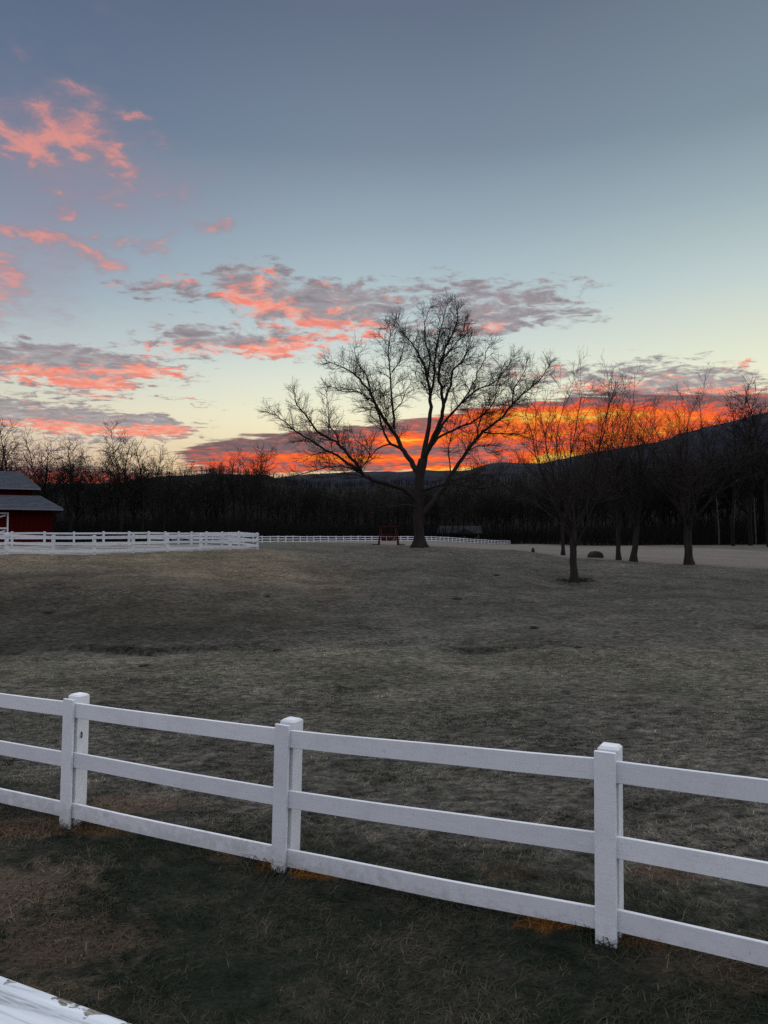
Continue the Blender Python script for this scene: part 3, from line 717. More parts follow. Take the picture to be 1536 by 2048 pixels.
# ---- younger vase shaped trees on the slope
def vase_tree(name, label, px, py, Y, H, spread, trunk_h, tr, lean, nl, seed, group=None, dens=1.0):
    rng = random.Random(seed); p = at(px, py, Y); p.z = hz(p.x, p.y)
    t = thing(name, label, 'tree', p, 0., group)
    pts = [Vector((0, 0, 0))]; rad = [tr * 1.15]
    n = 5
    for i in range(1, n + 1):
        f = i / n; pts.append(Vector((lean * f * trunk_h + rng.gauss(0, .02), rng.gauss(0, .02), trunk_h * f))); rad.append(tr * (1 - .12 * f))
    pts.append(pts[-1] + Vector((lean * .4, 0, .5))); rad.append(tr * .7)
    link('trunk', trunk_mesh(pts, rad, tr * .45, rng, 12), M_bark, t)
    cfg = [dict(space=.62 / dens, t0=.2, ang=33, len=.25 * H, fall=.5, r=.030, rmin=.008, wob=.11, trop=.05, seg=.4),
           dict(space=.42 / dens, t0=.15, ang=36, len=.11 * H, fall=.4, r=.014, rmin=.0062, wob=.13, trop=.04, seg=.33),
           dict(space=.17, t0=.1, ang=40, len=.05 * H, fall=.3, r=.0075, rmin=.0048, wob=.1, trop=.05, seg=.33)]
    items = []
    for k in range(nl):
        a = 2 * math.pi * (k + rng.uniform(-.3, .3)) / nl; ti = rng.uniform(.62, 1.0) if k else 1.0
        o, _, r = interp_line(pts, rad, min(.99, ti * .86))
        out = rng.uniform(.35, 1.0) * spread
        D = Vector((math.cos(a) * out, math.sin(a) * out, 1)).normalized()
        L = .92 * (H - trunk_h) * rng.uniform(.75, 1.0) / max(.55, D.z ** .5)
        q_, rd = path(o, D, L, r * rng.uniform(.26, .42), .010, rng, .085, .04, .5)
        mb = MB(); mb.tube(q_, rd, 6, False); mb.build('limb', M_bark, t, smooth=True)
        side_branches(q_, rd, L, 0, cfg, rng, items)
    tubes(items, [4, 3, 3], 'crown', M_twig, t)
    return t
vase_tree('bare_tree', 'nearest small bare tree on the slope, dark grass ring round its foot', 1148, 1163, 42, 12.0, .66, 2.6, .20, -.01, 12, 31)
vase_tree('bare_tree', 'slim bare tree on the crest half hidden behind the nearest small tree', 1126, 1110, 66, 12.2, .45, 3.2, .15, 0, 6, 32)
vase_tree('bare_tree', 'slim straight bare tree, left of the close pair on the crest', 1237, 1118, 58, 12.0, .45, 3.2, .17, .0, 9, 33)
vase_tree('bare_tree', 'bare tree with a right leaning trunk, right of the close pair on the crest', 1266, 1120, 57.3, 12.2, .55, 2.6, .23, .12, 10, 34)
vase_tree('bare_tree', 'stout bare tree standing alone on the right of the crest', 1378, 1129, 55, 12.9, .78, 2.8, .28, -.01, 13, 35)

# ---- tall forest trees: a few grown, then copied as individuals
def forest_mesh(seed, H, stems_n, spread):
    rng = random.Random(seed); items = []
    r0 = H * .012
    pts, rad = path(Vector((0, 0, -.4)), UP, H * .9, r0, .03, rng, .05, .02, H * .05)
    stems = [(pts, rad, H * .9)]
    for k in range(stems_n):
        o, d, r = interp_line(pts, rad, rng.uniform(.25, .5)); a = rng.uniform(0, 6.28)
        D = Vector((math.cos(a) * spread, math.sin(a) * spread, 1)); L = H * rng.uniform(.42, .6)
        q_, rd = path(o, D, L, r * .72, .03, rng, .07, .05, H * .05); stems.append((q_, rd, L))
    items += [(0, p, r) for p, r, _ in stems]
    cfg = [dict(space=H * .032, t0=.36, ang=44, len=H * .24, fall=.55, r=.07, rmin=.020, wob=.13, trop=.06, seg=H * .035),
           dict(space=H * .032, t0=.15, ang=40, len=H * .10, fall=.4, r=.026, rmin=.015, wob=.14, trop=.05, seg=H * .035),
           dict(space=H * .024, t0=.1, ang=40, len=H * .05, fall=.3, r=.014, rmin=.011, wob=.1, trop=.05, seg=H * .03)]
    for p, r, L in stems: side_branches(p, r, L, 0, cfg, rng, items)
    mb = MB()
    for lvl, p, r in items: mb.tube(p, r, 5 if p is pts else 3, False)
    return mb.mesh('forest_tree', True, fix=False)
FM = [forest_mesh(100 + i, 17.0, (1, 3, 2, 0, 3, 2, 1)[i], (.4, .55, .35, 0, .7, .5, .45)[i]) for i in range(7)]
for m in FM: m.materials.append(M_wood)
rng = random.Random(77)
def plant(px, Y, top_row, label, group=None, v=None):
    X = slope_x(px, 1080) * Y; z = hz(X, Y)
    H = CZ + tanel(top_row) * Y - z
    o = link('forest_tree', FM[rng.randrange(7) if v is None else v]); s = H / 17.0
    o.location = (X, Y, z); o.scale = (s * rng.uniform(1.0, 1.45), s * rng.uniform(1.0, 1.45), s); o.rotation_euler = (0, 0, rng.uniform(0, 6.28))
    return tag(o, label, 'tree', group)
# those that stand out against the sky
plant(8, 100, 822, 'tall bare tree cut by the left edge above the barn roof', v=1)
plant(-28, 102, 840, 'bare tree at the extreme left behind the barn roof', v=2)
plant(38, 112, 885, 'small bare tree just right of the tall one behind the barn', v=3)
plant(88, 108, 872, 'bare tree with a dense knotted crown just right of the barn roofs', v=4)
plant(140, 110, 862, 'broad crowned bare tree rising behind the right end of the barn', v=1)
plant(205, 116, 885, 'thin bare tree in the gap between two broad crowned ones left of centre', v=0)
plant(238, 112, 856, 'tallest bare tree in the wood behind the paddock, forked crown', v=4)
plant(285, 116, 872, 'bare tree next to the tallest one behind the paddock', v=5)
plant(325, 120, 895, 'bare tree where the wood behind the paddock steps down', v=2)
plant(505, 150, 905, 'round topped bare tree above the right corner of the paddock', v=1)
plant(1466, 140, 765, 'tall bare tree rising above the mountain slope at the right, left of two', v=1)
plant(1500, 142, 780, 'tall bare tree rising above the mountain slope, right of the leftmost one', v=3)
plant(1538, 130, 742, 'bare tree cut by the right edge, highest on the right', v=0)
GL = 'bare trees in the wood behind the paddock'
for i in range(56):
    x = -70 + 660 * (i + rng.uniform(-.4, .4)) / 56
    top = np.interp(x, [-70, 60, 200, 330, 420, 500, 560, 600], [915, 925, 925, 925, 925, 925, 945, 960]) + rng.gauss(12, 20)
    Y = float(wedge(x)) + rng.uniform(3, 26)
    plant(x, Y, top, 'leafless tree in the dense row of wood behind the white paddock', GL)
GC = 'bare trees in the wood behind the far fence'
for i in range(64):
    x = 590 + 520 * (i + rng.uniform(-.4, .4)) / 64
    top = np.interp(x, [560, 640, 800, 1000, 1110], [962, 972, 978, 972, 965]) + rng.gauss(4, 8)
    Y = float(wedge(x)) + rng.uniform(5, 30)
    plant(x, Y, top, 'leafless tree in the dark wood behind the far white fence', GC)
GR = 'bare trees in the wood along the hay field'
for i in range(60):
    x = 1110 + 480 * (i + rng.uniform(-.4, .4)) / 60
    top = np.interp(x, [1110, 1250, 1400, 1536], [960, 945, 915, 890]) + rng.gauss(6, 14)
    Y = float(wedge(x)) + rng.uniform(4, 26)
    o = plant(x, Y, top, 'leafless tree in the dark wood along the pale hay field', GR)
for x, Y in ((1438, 150), (1467, 152), (1512, 149)):
    mb = MB(); X = slope_x(x, 1080) * Y; z = hz(X, Y); r = random.Random(x)
    p, rd = path(Vector((0, 0, -.3)), UP, 9.5, .17, .07, r, .02, .02, 1.0); mb.tube(p, rd, 6)
    for k in range(9):
        o_, d_, r_ = interp_line(p, rd, r.uniform(.5, .98)); q_, rr2 = path(o_, Vector((r.gauss(0, 1), r.gauss(0, 1), 1.2)), r.uniform(1, 2.6), r_ * .5, .012, r, .1, .05, .5); mb.tube(q_, rr2, 3, False)
    o = mb.build('forest_tree', M_pale_bark, None, True, loc=(X, Y, z))
    tag(o, 'slim pale trunked tree standing out at the edge of the dark right hand wood', 'tree', 'pale trunks at the wood edge')

# the depth of the wood and its thicket: one mass
def thicket():
    rng = random.Random(9); mb = MB()
    for i in range(13000):
        x = rng.uniform(-120, 1660); back = rng.random() ** 1.4; Y = float(wedge(x)) + 1.0 + back * 75
        X = slope_x(x, 1080) * Y; z = hz(X, Y)
        h = rng.uniform(2.0, 5.2) * (1 + back * (.25 if x < 330 else 1.0)); p = Vector((X, Y, z - .2))
        d = Vector((rng.gauss(0, .42), rng.gauss(0, .42), 1)).normalized(); r0 = .02 + .015 * rng.random() + .03 * back
        m_ = p + d * h * .5; e = m_ + (d + gauss3(rng, .18)).normalized() * h * .5
        mb.tube([p, m_, e], [r0, r0 * .7, .014], 3, False)
        for k in range(7):
            b0 = p.lerp(m_, rng.uniform(.3, 1)) if k < 3 else m_.lerp(e, rng.random())
            dd = (d + gauss3(rng, .55)).normalized(); mb.tube([b0, b0 + dd * h * rng.uniform(.14, .34)], [r0 * .5, .012], 3, False)
    return mb.mesh('undergrowth', fix=False)
tag(link('undergrowth', thicket(), simple('thicket_bark', (.006, .0056, .005), (.012, .011, .010), .8, .95)), 'tangled leafless undergrowth filling the dark wood', None, None, 'stuff')

# ------------------------------------------------------------------ barn
def build_barn():
    g = hz(-36, 75) - .1
    b = thing('red_barn', 'red barn with two tiers of grey shingled hip roof at the left edge', 'barn', (-30.9, 74.0, g), R(24.8))
    X0, X1, Y0, Y1 = -19.1, -.9, .9, 6.7                 # walls, measured from the front right corner of the eaves
    off = Vector((0, 0, -g))
    ez, iz, uz, rz = CZ + 3.23, CZ + 4.56, CZ + 5.28, CZ + 6.95
    mb = MB(); W_ = lambda x0, x1, y0, y1, z0, z1, m: m.box(Vector(((x0 + x1) / 2, (y0 + y1) / 2, (z0 + z1) / 2)) + off, (x1 - x0, y1 - y0, z1 - z0))
    W_(X0, X1, Y0, Y1, g - .5, ez + .25, mb); mb.build('wall', M_red, b)
    mb = MB(); W_(-17.3, -2.7, 2.7, 4.9, iz - .6, uz + .1, mb); mb.build('upper_wall', M_red, b)
    # shingled hip roofs: each course is a thin slab lapping the one below
    def hip(outer, inner, z0, z1, n, name):
        mb = MB(); th = .10
        for k in range(n):
            a, c = k / n, (k + 1.25) / n
            c = min(c, 1.0)
            def rect(t, dz):
                r_ = [o + (i - o) * t for o, i in zip(outer, inner)]; z = z0 + (z1 - z0) * t + dz
                return [Vector((r_[0], r_[2], z)) + off, Vector((r_[1], r_[2], z)) + off, Vector((r_[1], r_[3], z)) + off, Vector((r_[0], r_[3], z)) + off]
            lo, hi, lob = rect(a, th), rect(c, .006), rect(a, -.01)
            for i in range(4):
                j = (i + 1) % 4
                mb.poly(lo[i], lo[j], hi[j], hi[i]); mb.poly(lob[i], lob[j], lo[j], lo[i])
        r_ = mb.build(name, M_shingle, b)
        return r_
    lo_o = (-20, 0, 0, 7.6); lo_i = (-17.9, -2.1, 2.1, 5.5)
    up_o = (-18, -2.0, 2.0, 5.6); up_i = (-16.2, -3.8, 3.75, 3.85)
    r1 = hip(lo_o, lo_i, ez, iz, 11, 'roof'); r2 = hip(up_o, up_i, uz, rz, 13, 'roof')
    def fascia(o_, z, par):
        mb = MB()
        x0, x1, y0, y1 = o_
        for (c, d) in ((((x0 + x1) / 2, y0, z - .07), (x1 - x0, .04, .17)), (((x0 + x1) / 2, y1, z - .07), (x1 - x0, .04, .17)), ((x0, (y0 + y1) / 2, z - .07), (.04, y1 - y0 - .04, .17)), ((x1, (y0 + y1) / 2, z - .07), (.04, y1 - y0 - .04, .17))):
            mb.box(Vector(c) + off, d)
        mb.build('fascia', M_gutter, par)
        mb = MB(); mb.box(Vector(((x0 + x1) / 2, (y0 + y1) / 2, z - .12)) + off, (x1 - x0 - .05, y1 - y0 - .05, .04)); mb.build('soffit', M_red, par)
    fascia(lo_o, ez, r1); fascia(up_o, uz, r2)
    # sliding door with white frame and Z brace, its right edge in view
    dx = -4.8; dw, dh = 3.4, 3.0
    mb = MB(); mb.box(Vector((dx - dw / 2, Y0 - .03, g + .1 + dh / 2)) + off, (dw, .05, dh)); d = mb.build('door', M_red, b)
    for (c, s_) in (((dx, 0, dh / 2), (.15, .03, dh)), ((dx - dw, 0, dh / 2), (.15, .03, dh)), ((dx - dw / 2, 0, dh - .075), (dw - .16, .03, .15)), ((dx - dw / 2, 0, dh * .5), (dw - .16, .03, .15)), ((dx - dw / 2, 0, .08), (dw - .16, .03, .15))):
        mb = MB(); mb.box(Vector((c[0], Y0 - .075, g + .1 + c[2])) + off, s_); mb.build('trim_board', M_trim, d)
    for z0 in (.75, 2.2):
        M = Matrix.Translation(Vector((dx - dw / 2, Y0 - .07, g + .1 + z0)) + off) @ Matrix.Rotation(-math.atan2(1.2, dw), 4, 'Y')
        mb = MB(); mb.box((0, 0, 0), (dw - .2, .02, .13), M); mb.build('brace', M_trim, d)
    # board and batten relief along the front
    mb = MB(); x = X1 - .35
    while x > dx + .3:
        mb.box(Vector((x, Y0 - .015, (g + ez) / 2)) + off, (.06, .05, ez - g)); x -= .42
    tag(mb.build('batten', M_red, b), None, None, None, 'stuff')
def shingle_mat():
    m, n, b = newmat('grey_shingles'); p = pos(n)
    br = n.n.new('ShaderNodeTexBrick'); v = n.vec('MULTIPLY', p, (1, 1, 1)); x_, y_, z_ = n.sep(p)
    n.put(br.inputs['Vector'], n.comb(n.math('ADD', x_, n.math('MULTIPLY', y_, .35)), n.math('MULTIPLY', z_, 1.0), 0.0))
    br.inputs['Color1'].default_value = (.075, .082, .10, 1); br.inputs['Color2'].default_value = (.115, .122, .145, 1); br.inputs['Mortar'].default_value = (.025, .028, .034, 1)
    br.inputs['Scale'].default_value = 1.0; br.inputs['Brick Width'].default_value = .5; br.inputs['Row Height'].default_value = .14; br.inputs['Mortar Size'].default_value = .02
    f = n.noise(p, 1.2, 5, .6)
    n.put(b.inputs['Base Color'], n.mix(n.math('MULTIPLY', f, .6), br.outputs[0], (.11, .12, .145, 1))); b.inputs['Roughness'].default_value = .8; return m
M_shingle = shingle_mat(); M_gutter = simple('grey_gutter', (.13, .135, .15), (.18, .185, .20), 4, .6)
build_barn()

# ------------------------------------------------------------------ fences
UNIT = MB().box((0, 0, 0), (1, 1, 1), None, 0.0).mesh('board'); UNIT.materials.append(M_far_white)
POSTM = {}
def post_mesh(w, h, mat):
    """square post with a chamfered top, origin at the ground"""
    key = (w, h, mat.name)
    if key in POSTM: return POSTM[key]
    mb = MB(); c = w * .12; x = w / 2
    lv = [(-.35, x), (h - c, x), (h, x - c)]
    for z, r in lv: mb.v += [(-r, -r, z), (r, -r, z), (r, r, z), (-r, r, z)]
    for i in range(2):
        for k in range(4): mb.f.append((i * 4 + k, i * 4 + (k + 1) % 4, (i + 1) * 4 + (k + 1) % 4, (i + 1) * 4 + k))
    mb.f.append((8, 9, 10, 11)); m = mb.mesh('post'); m.materials.append(mat); POSTM[key] = m; return m
def far_fence(name, label, pts, rails, hp, pw, rw, side, closed=False, seed=1):
    rnd = random.Random(seed)
    P_ = [Vector((x, y, hz(x, y))) for x, y in pts]
    t = thing(name, label, 'fence', P_[0]); o0 = P_[0]
    pm = post_mesh(pw, hp, M_far_white)
    n_ = len(P_)
    for i, p in enumerate(P_):
        d = P_[min(i + 1, n_ - 1)] - P_[max(i - 1, 0)]
        link('post', pm, None, t, p - o0, (rnd.gauss(0, .012), rnd.gauss(0, .012), math.atan2(d.y, d.x)))
    for i in range(n_ - (0 if closed else 1)):
        a, b = P_[i], P_[(i + 1) % n_]; d = b - a; L = d.length
        nrm = Vector((d.y, -d.x, 0)).normalized() * side * (pw / 2 + .016)
        for h in rails:
            m_ = (a + b) / 2 - o0 + nrm + Vector((0, 0, h + rnd.gauss(0, .012)))
            o = link('rail', UNIT, None, t, m_)
            o.rotation_euler = Vector((d.x, d.y, d.z + rnd.gauss(0, .012))).to_track_quat('X', 'Z').to_euler(); o.scale = (L, .03, rw)
    return t
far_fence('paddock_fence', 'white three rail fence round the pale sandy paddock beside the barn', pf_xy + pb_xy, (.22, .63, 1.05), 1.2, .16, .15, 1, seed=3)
# far fence across the field, running away to the right
def bez(x0, Y0, x1, Y1, n): return [(slope_x(x0 + (x1 - x0) * 1, 1085) * 0, 0) for _ in range(0)]
ff = []
ctl = [(300, 112), (360, 116), (520, 132), (640, 150), (750, 165), (850, 178), (950, 205), (1020, 228)]
cp = [Vector((slope_x(x, 1083) * Y, Y)) for x, Y in ctl]
acc = 0.; step = 2.44; ff.append(tuple(cp[0]))
for i in range(len(cp) - 1):
    L = (cp[i + 1] - cp[i]).length; s = step - acc
    while s <= L: ff.append(tuple(cp[i].lerp(cp[i + 1], s / L))); s += step
    acc = L - (s - step)
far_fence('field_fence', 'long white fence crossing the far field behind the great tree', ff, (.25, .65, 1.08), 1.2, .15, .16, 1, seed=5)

# near fence, boards with worn paint
def near_fence():
    rnd = random.Random(12)
    P_ = [Vector((NP[0][0], NP[0][1], 0)) - u * 2.44] + [Vector((x, y, 0)) for x, y in NP] + [Vector((NP[2][0], NP[2][1], 0)) + u * 2.44, Vector((NP[2][0], NP[2][1], 0)) + u * 4.88]
    gz = [-.09, -.08, -.07, .04, .06, .07]
    for p, z in zip(P_, gz): p.z = z
    t = thing('front_fence', 'near white three board fence crossing the whole foreground', 'fence', P_[2]); o0 = P_[2]
    yaw = math.atan2(u.y, u.x); f = Vector((u.y, -u.x, 0))                   # f faces the house
    pm = post_mesh(.128, 1.195, M_white)
    cover = MB(); cover.box((0, 0, .535), (.13, .026, 1.25), None, .003); cover = cover.mesh('cover_board'); cover.materials.append(M_white)
    lean = [0, .022, .026, .004, 0, 0]
    for i, p in enumerate(P_):
        po = link('post', pm, None, t, p - o0, (0, lean[i], yaw)); po.rotation_mode = 'XYZ'
        link('cover_board', cover, None, po, (-.005 + rnd.uniform(-.006, .006), -(.064 + .030 + .014), .01 + rnd.uniform(-.01, .01)))
        if i == 1:
            hk = [Vector((.064, -.02, .86)), Vector((.075, -.02, .84)), Vector((.079, -.025, .82)), Vector((.075, -.032, .81))]
            MB().tube(hk, [.006] * 4, 6).build('hook', M_dark, po, True)
    for i in range(len(P_) - 1):
        a, b = P_[i], P_[i + 1]
        for h in (.155, .605, 1.06):
            lx = lambda z: Vector((math.cos(yaw), math.sin(yaw), 0)) * z
            A_ = a + lx(lean[i] * h) + Vector((0, 0, h + rnd.gauss(0, .006))); B_ = b + lx(lean[i + 1] * h) + Vector((0, 0, h + rnd.gauss(0, .006)))
            A_ = A_ + f * (.064 + .0145); B_ = B_ + f * (.064 + .0145)
            d = B_ - A_; L = d.length - .004
            # a plank with a little warp along its length
            mb = MB(); ns = 14; ch = .003; sec = [(-.014, -.066 + ch), (-.014 + ch, -.066), (.014 - ch, -.066), (.014, -.066 + ch), (.014, .066 - ch), (.014 - ch, .066), (-.014 + ch, .066), (-.014, .066 - ch)]
            ph = rnd.uniform(0, 6); wa = rnd.uniform(.001, .004)
            for k in range(ns + 1):
                s_ = k / ns; dz = -.006 * math.sin(math.pi * s_) + wa * .6 * math.sin(7 * s_ + ph) * math.sin(math.pi * s_); dyw = wa * math.sin(5 * s_ + ph) * math.sin(math.pi * s_)
                for (yy, zz_) in sec: mb.v.append(((s_ - .5) * L, yy + dyw, zz_ + dz))
            for k in range(ns):
                for e in range(8): mb.f.append((k * 8 + e, k * 8 + (e + 1) % 8, (k + 1) * 8 + (e + 1) % 8, (k + 1) * 8 + e))
            mb.f.append(tuple(range(8))); mb.f.append(tuple(ns * 8 + e for e in range(8)))
            o = mb.build('rail', M_white, t, loc=(A_ + B_) / 2 - o0); o.rotation_euler = d.to_track_quat('X', 'Z').to_euler()
near_fence()

# ------------------------------------------------------------------ garden swing by the great tree
def swing():
    p = at(777, 1089, 72); p.z = hz(p.x, p.y)
    t = thing('garden_swing', 'red wooden canopy swing standing in front of the far fence', 'swing', p, R(4))
    w, d, h = .78, .62, 1.66
    for sx_ in (-1, 1):
        for sy_ in (-1, 1):
            MB().tube([Vector((sx_ * (w + .14), sy_ * d, -.05)), Vector((sx_ * (w - .02), sy_ * .16, h))], [.085, .06], 4).build('leg', M_redwood, t)
        for k, z in enumerate((.28, .62, .96)):
            dd = d - (d - .16) * z / h
            MB().box((sx_ * (w + .14 - .16 * z / h), 0, z), (.05, 2 * dd, .11)).build('rung', M_redwood, t)
        MB().box((sx_ * (w + .45), -.1, .10), (.55, .8, .07)).build('footboard', M_redwood, t)
    MB().box((0, 0, h), (2 * w + .1, .10, .10)).build('top_beam', M_redwood, t)
    can = MB(); can.box((0, -.46, h + .06), (2 * w + .24, .07, .07)); can.box((0, .46, h + .06), (2 * w + .24, .07, .07)); can = can.build('canopy', M_redwood, t)
    for k in range(9):
        x = -w - .06 + (2 * w + .12) * k / 8
        MB().box((x, 0, h + .12), (.10, 1.02, .03)).build('slat', M_redwood, can)
    seat = MB(); seat.box((0, .05, .47), (1.36, .06, .08)); seat.box((0, -.42, .47), (1.36, .06, .08)); seat = seat.build('seat', M_redwood, t)
    for k in range(5): MB().box((0, -.40 + k * .11, .53), (1.38, .085, .03)).build('slat', M_redwood, seat)
    back = MB(); back.box((0, -.47, .62), (1.4, .05, .08)); back.box((0, -.53, 1.02), (1.4, .05, .10)); back = back.build('backrest', M_redwood, t)
    for k in range(9): MB().box((-.62 + k * .155, -.50, .82), (.12, .03, .34)).build('slat', M_redwood, back)
    for sx_ in (-1, 1):
        MB().box((sx_ * .70, -.2, .74), (.07, .6, .05)).build('armrest', M_redwood, t)
        MB().tube([Vector((sx_ * .68, -.2, .5)), Vector((sx_ * .66, 0, h - .03))], [.012, .012], 5).build('chain', M_chain, t)
swing()

# low red trailer glimpsed through the paddock rails
def trailer():
    p = at(336, 1080, 92); p.z = hz(p.x, p.y)
    t = thing('farm_trailer', 'low red farm trailer behind the back rails of the paddock', 'trailer', p, R(3))
    MB().box((0, 0, .62), (2.6, 1.3, .10), None, .01).build('bed', M_redwood, t)
    for c, s_ in (((0, -.63, .80), (2.6, .04, .26)), ((0, .63, .80), (2.6, .04, .26)), ((-1.28, 0, .80), (.04, 1.22, .26)), ((1.28, 0, .80), (.04, 1.22, .26))): MB().box(c, s_).build('side_board', M_redwood, t)
    for sy_ in (-1, 1):
        pts = [Vector((0, sy_ * .72 - .09, .31)), Vector((0, sy_ * .72 + .09, .31))]
        MB().tube(pts, [.31, .31], 16).build('wheel', M_dark, t)
    MB().tube([Vector((0, -.7, .31)), Vector((0, .7, .31))], [.04, .04], 6).build('axle', M_dark, t)
    MB().tube([Vector((1.3, 0, .58)), Vector((2.5, 0, .45))], [.04, .04], 5).build('tow_bar', M_dark, t)
trailer()

# house at the edge of the wood beyond the far fence
def house():
    p = at(918, 1083, 236); p.z = hz(p.x, p.y)
    M_wall = simple('dark_house_wall', (.02, .02, .022), (.03, .03, .032), .8, .9); M_roof = simple('pale_metal_roof', (.022, .024, .029), (.042, .044, .05), .8, .6, 0, (4, 4, 1)); M_roof2 = simple('dark_roof', (.03, .03, .032), (.05, .05, .052), 2, .9)
    M_glass = simple('dark_glass', (.01, .01, .012), (.02, .02, .024), 2, .15)
    t = thing('house', 'low house with a pale metal roof among the trees beyond the far fence', 'house', p, R(-4))
    zt = 2.6
    MB().box((0, 0, zt / 2), (12.6, 6, zt)).build('wall', M_wall, t)
    mb = MB(); e, rdg = 7.0, 4.8
    A_ = [Vector((-e, -3.7, zt - .1)), Vector((e, -3.7, zt - .1)), Vector((e - .3, 0, rdg)), Vector((-e + .9, 0, rdg)), Vector((-e, 3.7, zt - .1)), Vector((e, 3.7, zt - .1))]
    for q4 in ((0, 1, 2, 3), (4, 3, 2, 5)): mb.poly(*[A_[i] for i in q4]); mb.poly(*[A_[i] - Vector((0, 0, .12)) for i in q4])
    mb.poly(A_[0], A_[3], A_[4]); mb.poly(A_[1], A_[5], A_[2]); mb.poly(A_[0], A_[1], A_[1] - Vector((0, 0, .12)), A_[0] - Vector((0, 0, .12)))
    rf = mb.build('roof', M_roof, t)
    mb = MB(); mb.box((2.4, 0.6, rdg + .1), (.6, .6, 1.0)); mb.build('chimney', M_wall, rf)
    mb = MB(); c = 1.4
    mb.poly((c - 3.6, -5.4, zt - .4), (c, -5.4, 3.8), (c, -1.5, 3.9), (c - 3.6, -3.2, zt - .4)); mb.poly((c + 3.6, -5.4, zt - .4), (c, -5.4, 3.8), (c, -1.5, 3.9), (c + 3.6, -3.2, zt - .4)); mb.poly((c - 3.4, -5.3, zt - .4), (c + 3.4, -5.3, zt - .4), (c, -5.3, 3.7))
    mb.build('porch_roof', M_roof2, t)
    for x in (c - 3.1, c + 3.1): MB().box((x, -5.2, 1.05), (.2, .2, 2.1)).build('porch_post', M_wall, t)
    for x in (-4.6, -2.6, 5.2):
        f = MB().box((x, -3.03, 1.7), (1.2, .08, 1.3)).build('window', M_trim, t); MB().box((x, -3.08, 1.7), (1.0, .04, 1.1)).build('pane', M_glass, f)
    MB().box((c, -3.03, 1.05), (1.0, .08, 2.1)).build('door', M_trim, t)
house()

# ------------------------------------------------------------------ small things on the grass
def lump(rx, ry, rz_, seed, nu=14, nv=7, rough=.12):
    rnd = np.random.RandomState(seed); th = np.linspace(0, 2 * math.pi, nu, endpoint=False); ph = np.linspace(-.35, math.pi / 2, nv)
    v = []
    for p in ph:
        for a in th:
            k = 1 + rough * rnd.randn() * (1 if p < 1.4 else .3); v.append((rx * math.cos(a) * math.cos(p) * k, ry * math.sin(a) * math.cos(p) * k, rz_ * math.sin(p) * k))
    f = [(j * nu + i, j * nu + (i + 1) % nu, (j + 1) * nu + (i + 1) % nu, (j + 1) * nu + i) for j in range(nv - 1) for i in range(nu)]
    return mesh_np('lump', np.array(v), np.array(f))
M_bale = simple('weathered_hay', (.024, .021, .015), (.048, .042, .030), 9, .95, .8, (1, 1, 3), .05)
M_dirt = simple('dark_earth', (.020, .017, .014), (.04, .034, .028), 12, .95, .5)
p = at(1191, 1115, 61); p.z = hz(p.x, p.y)
# round hay bale lying on its side, half sunk behind the crest
hb = thing('hay_bale', 'dark weathered round hay bale lying behind the crest between two trees', 'hay bale', p, R(8))
mb = MB(); prof = [(-.62, .40), (-.6, .53), (-.5, .58), (0, .60), (.5, .58), (.6, .53), (.62, .40)]; rnd = random.Random(3); nn = 22
for y_, r_ in prof:
    for k in range(nn):
        a = 2 * math.pi * k / nn; rr = r_ * (1 + rnd.gauss(0, .015)); mb.v.append((rr * math.cos(a), y_, .12 + rr * .82 * math.sin(a)))
for i in range(len(prof) - 1):
    for k in range(nn): mb.f.append((i * nn + k, i * nn + (k + 1) % nn, (i + 1) * nn + (k + 1) % nn, (i + 1) * nn + k))
mb.f.append(tuple(range(nn))); mb.f.append(tuple((len(prof) - 1) * nn + k for k in range(nn)))
hb.scale = (.86, .86, .86); mb.build('bale_roll', M_bale, hb, True)
for y_ in (-.3, .0, .3): 
    mb = MB(); mb.tube([Vector((.606 * math.cos(a), y_, .12 + .5 * math.sin(a))) for a in np.linspace(0, 2 * math.pi, 25)], [.008] * 25, 4); mb.build('twine', M_dark, hb)
p = at(1066, 1107, 62); p.z = hz(p.x, p.y)
st = MB(); rnd = random.Random(8)
st.tube([Vector((0, 0, -.1)), Vector((0, 0, .03)), Vector((.01, 0, .22)), Vector((.015, 0, .30)), Vector((.02, 0, .35))], [.17, .15, .12, .10, .04], 9)
tag(st.build('tree_stump', M_dirt, None, True, loc=p), 'small dark stump alone in the pale field left of the trees', 'stump')
p = at(880, 1102, 55); p.z = hz(p.x, p.y)
fb_ = thing('fallen_branch', 'pale fallen branch on the grass below the great tree', 'branch', p)
M_dead = simple('dead_wood', (.10, .09, .08), (.17, .15, .13), 5, .9)
a_, r_ = path(Vector((-.75, 0, .03)), Vector((1, .1, .10)), 1.15, .05, .03, rnd, .08, .03, .2); MB().tube(a_, r_, 6).build('stem', M_dead, fb_, True)
b_, r2 = path(a_[-1], Vector((.8, -.2, -.25)), .55, .03, .012, rnd, .06, -.02, .15); MB().tube(b_, r2, 5).build('fork', M_dead, fb_, True)
c_, r3 = path(a_[2], Vector((.6, .8, .08)), .6, .025, .01, rnd, .06, .0, .15); MB().tube(c_, r3, 5).build('fork', M_dead, fb_, True)
CL = [(556, 1310, 20.0, .13, 'dark dirt clod on the near lip of the long crease'), (288, 1350, 17.6, .12, 'dark dirt clod on the lower left of the pasture above the fence'), (535, 1213, 30.0, .13, 'dark clod on the mound below the paddock corner'), (100, 1243, 26.5, .2, 'dark scuffed clod low on the left side of the mound'),
      (1068, 1262, 24.0, .17, 'dark clod in the middle of the right hand pasture'), (1156, 1303, 20.2, .12, 'dark clod beside the crease on the right'), (915, 1203, 31.5, .2, 'dark clod halfway between the fence and the great tree'), (992, 1157, 41.0, .2, 'dark clod left of the nearest small tree')]
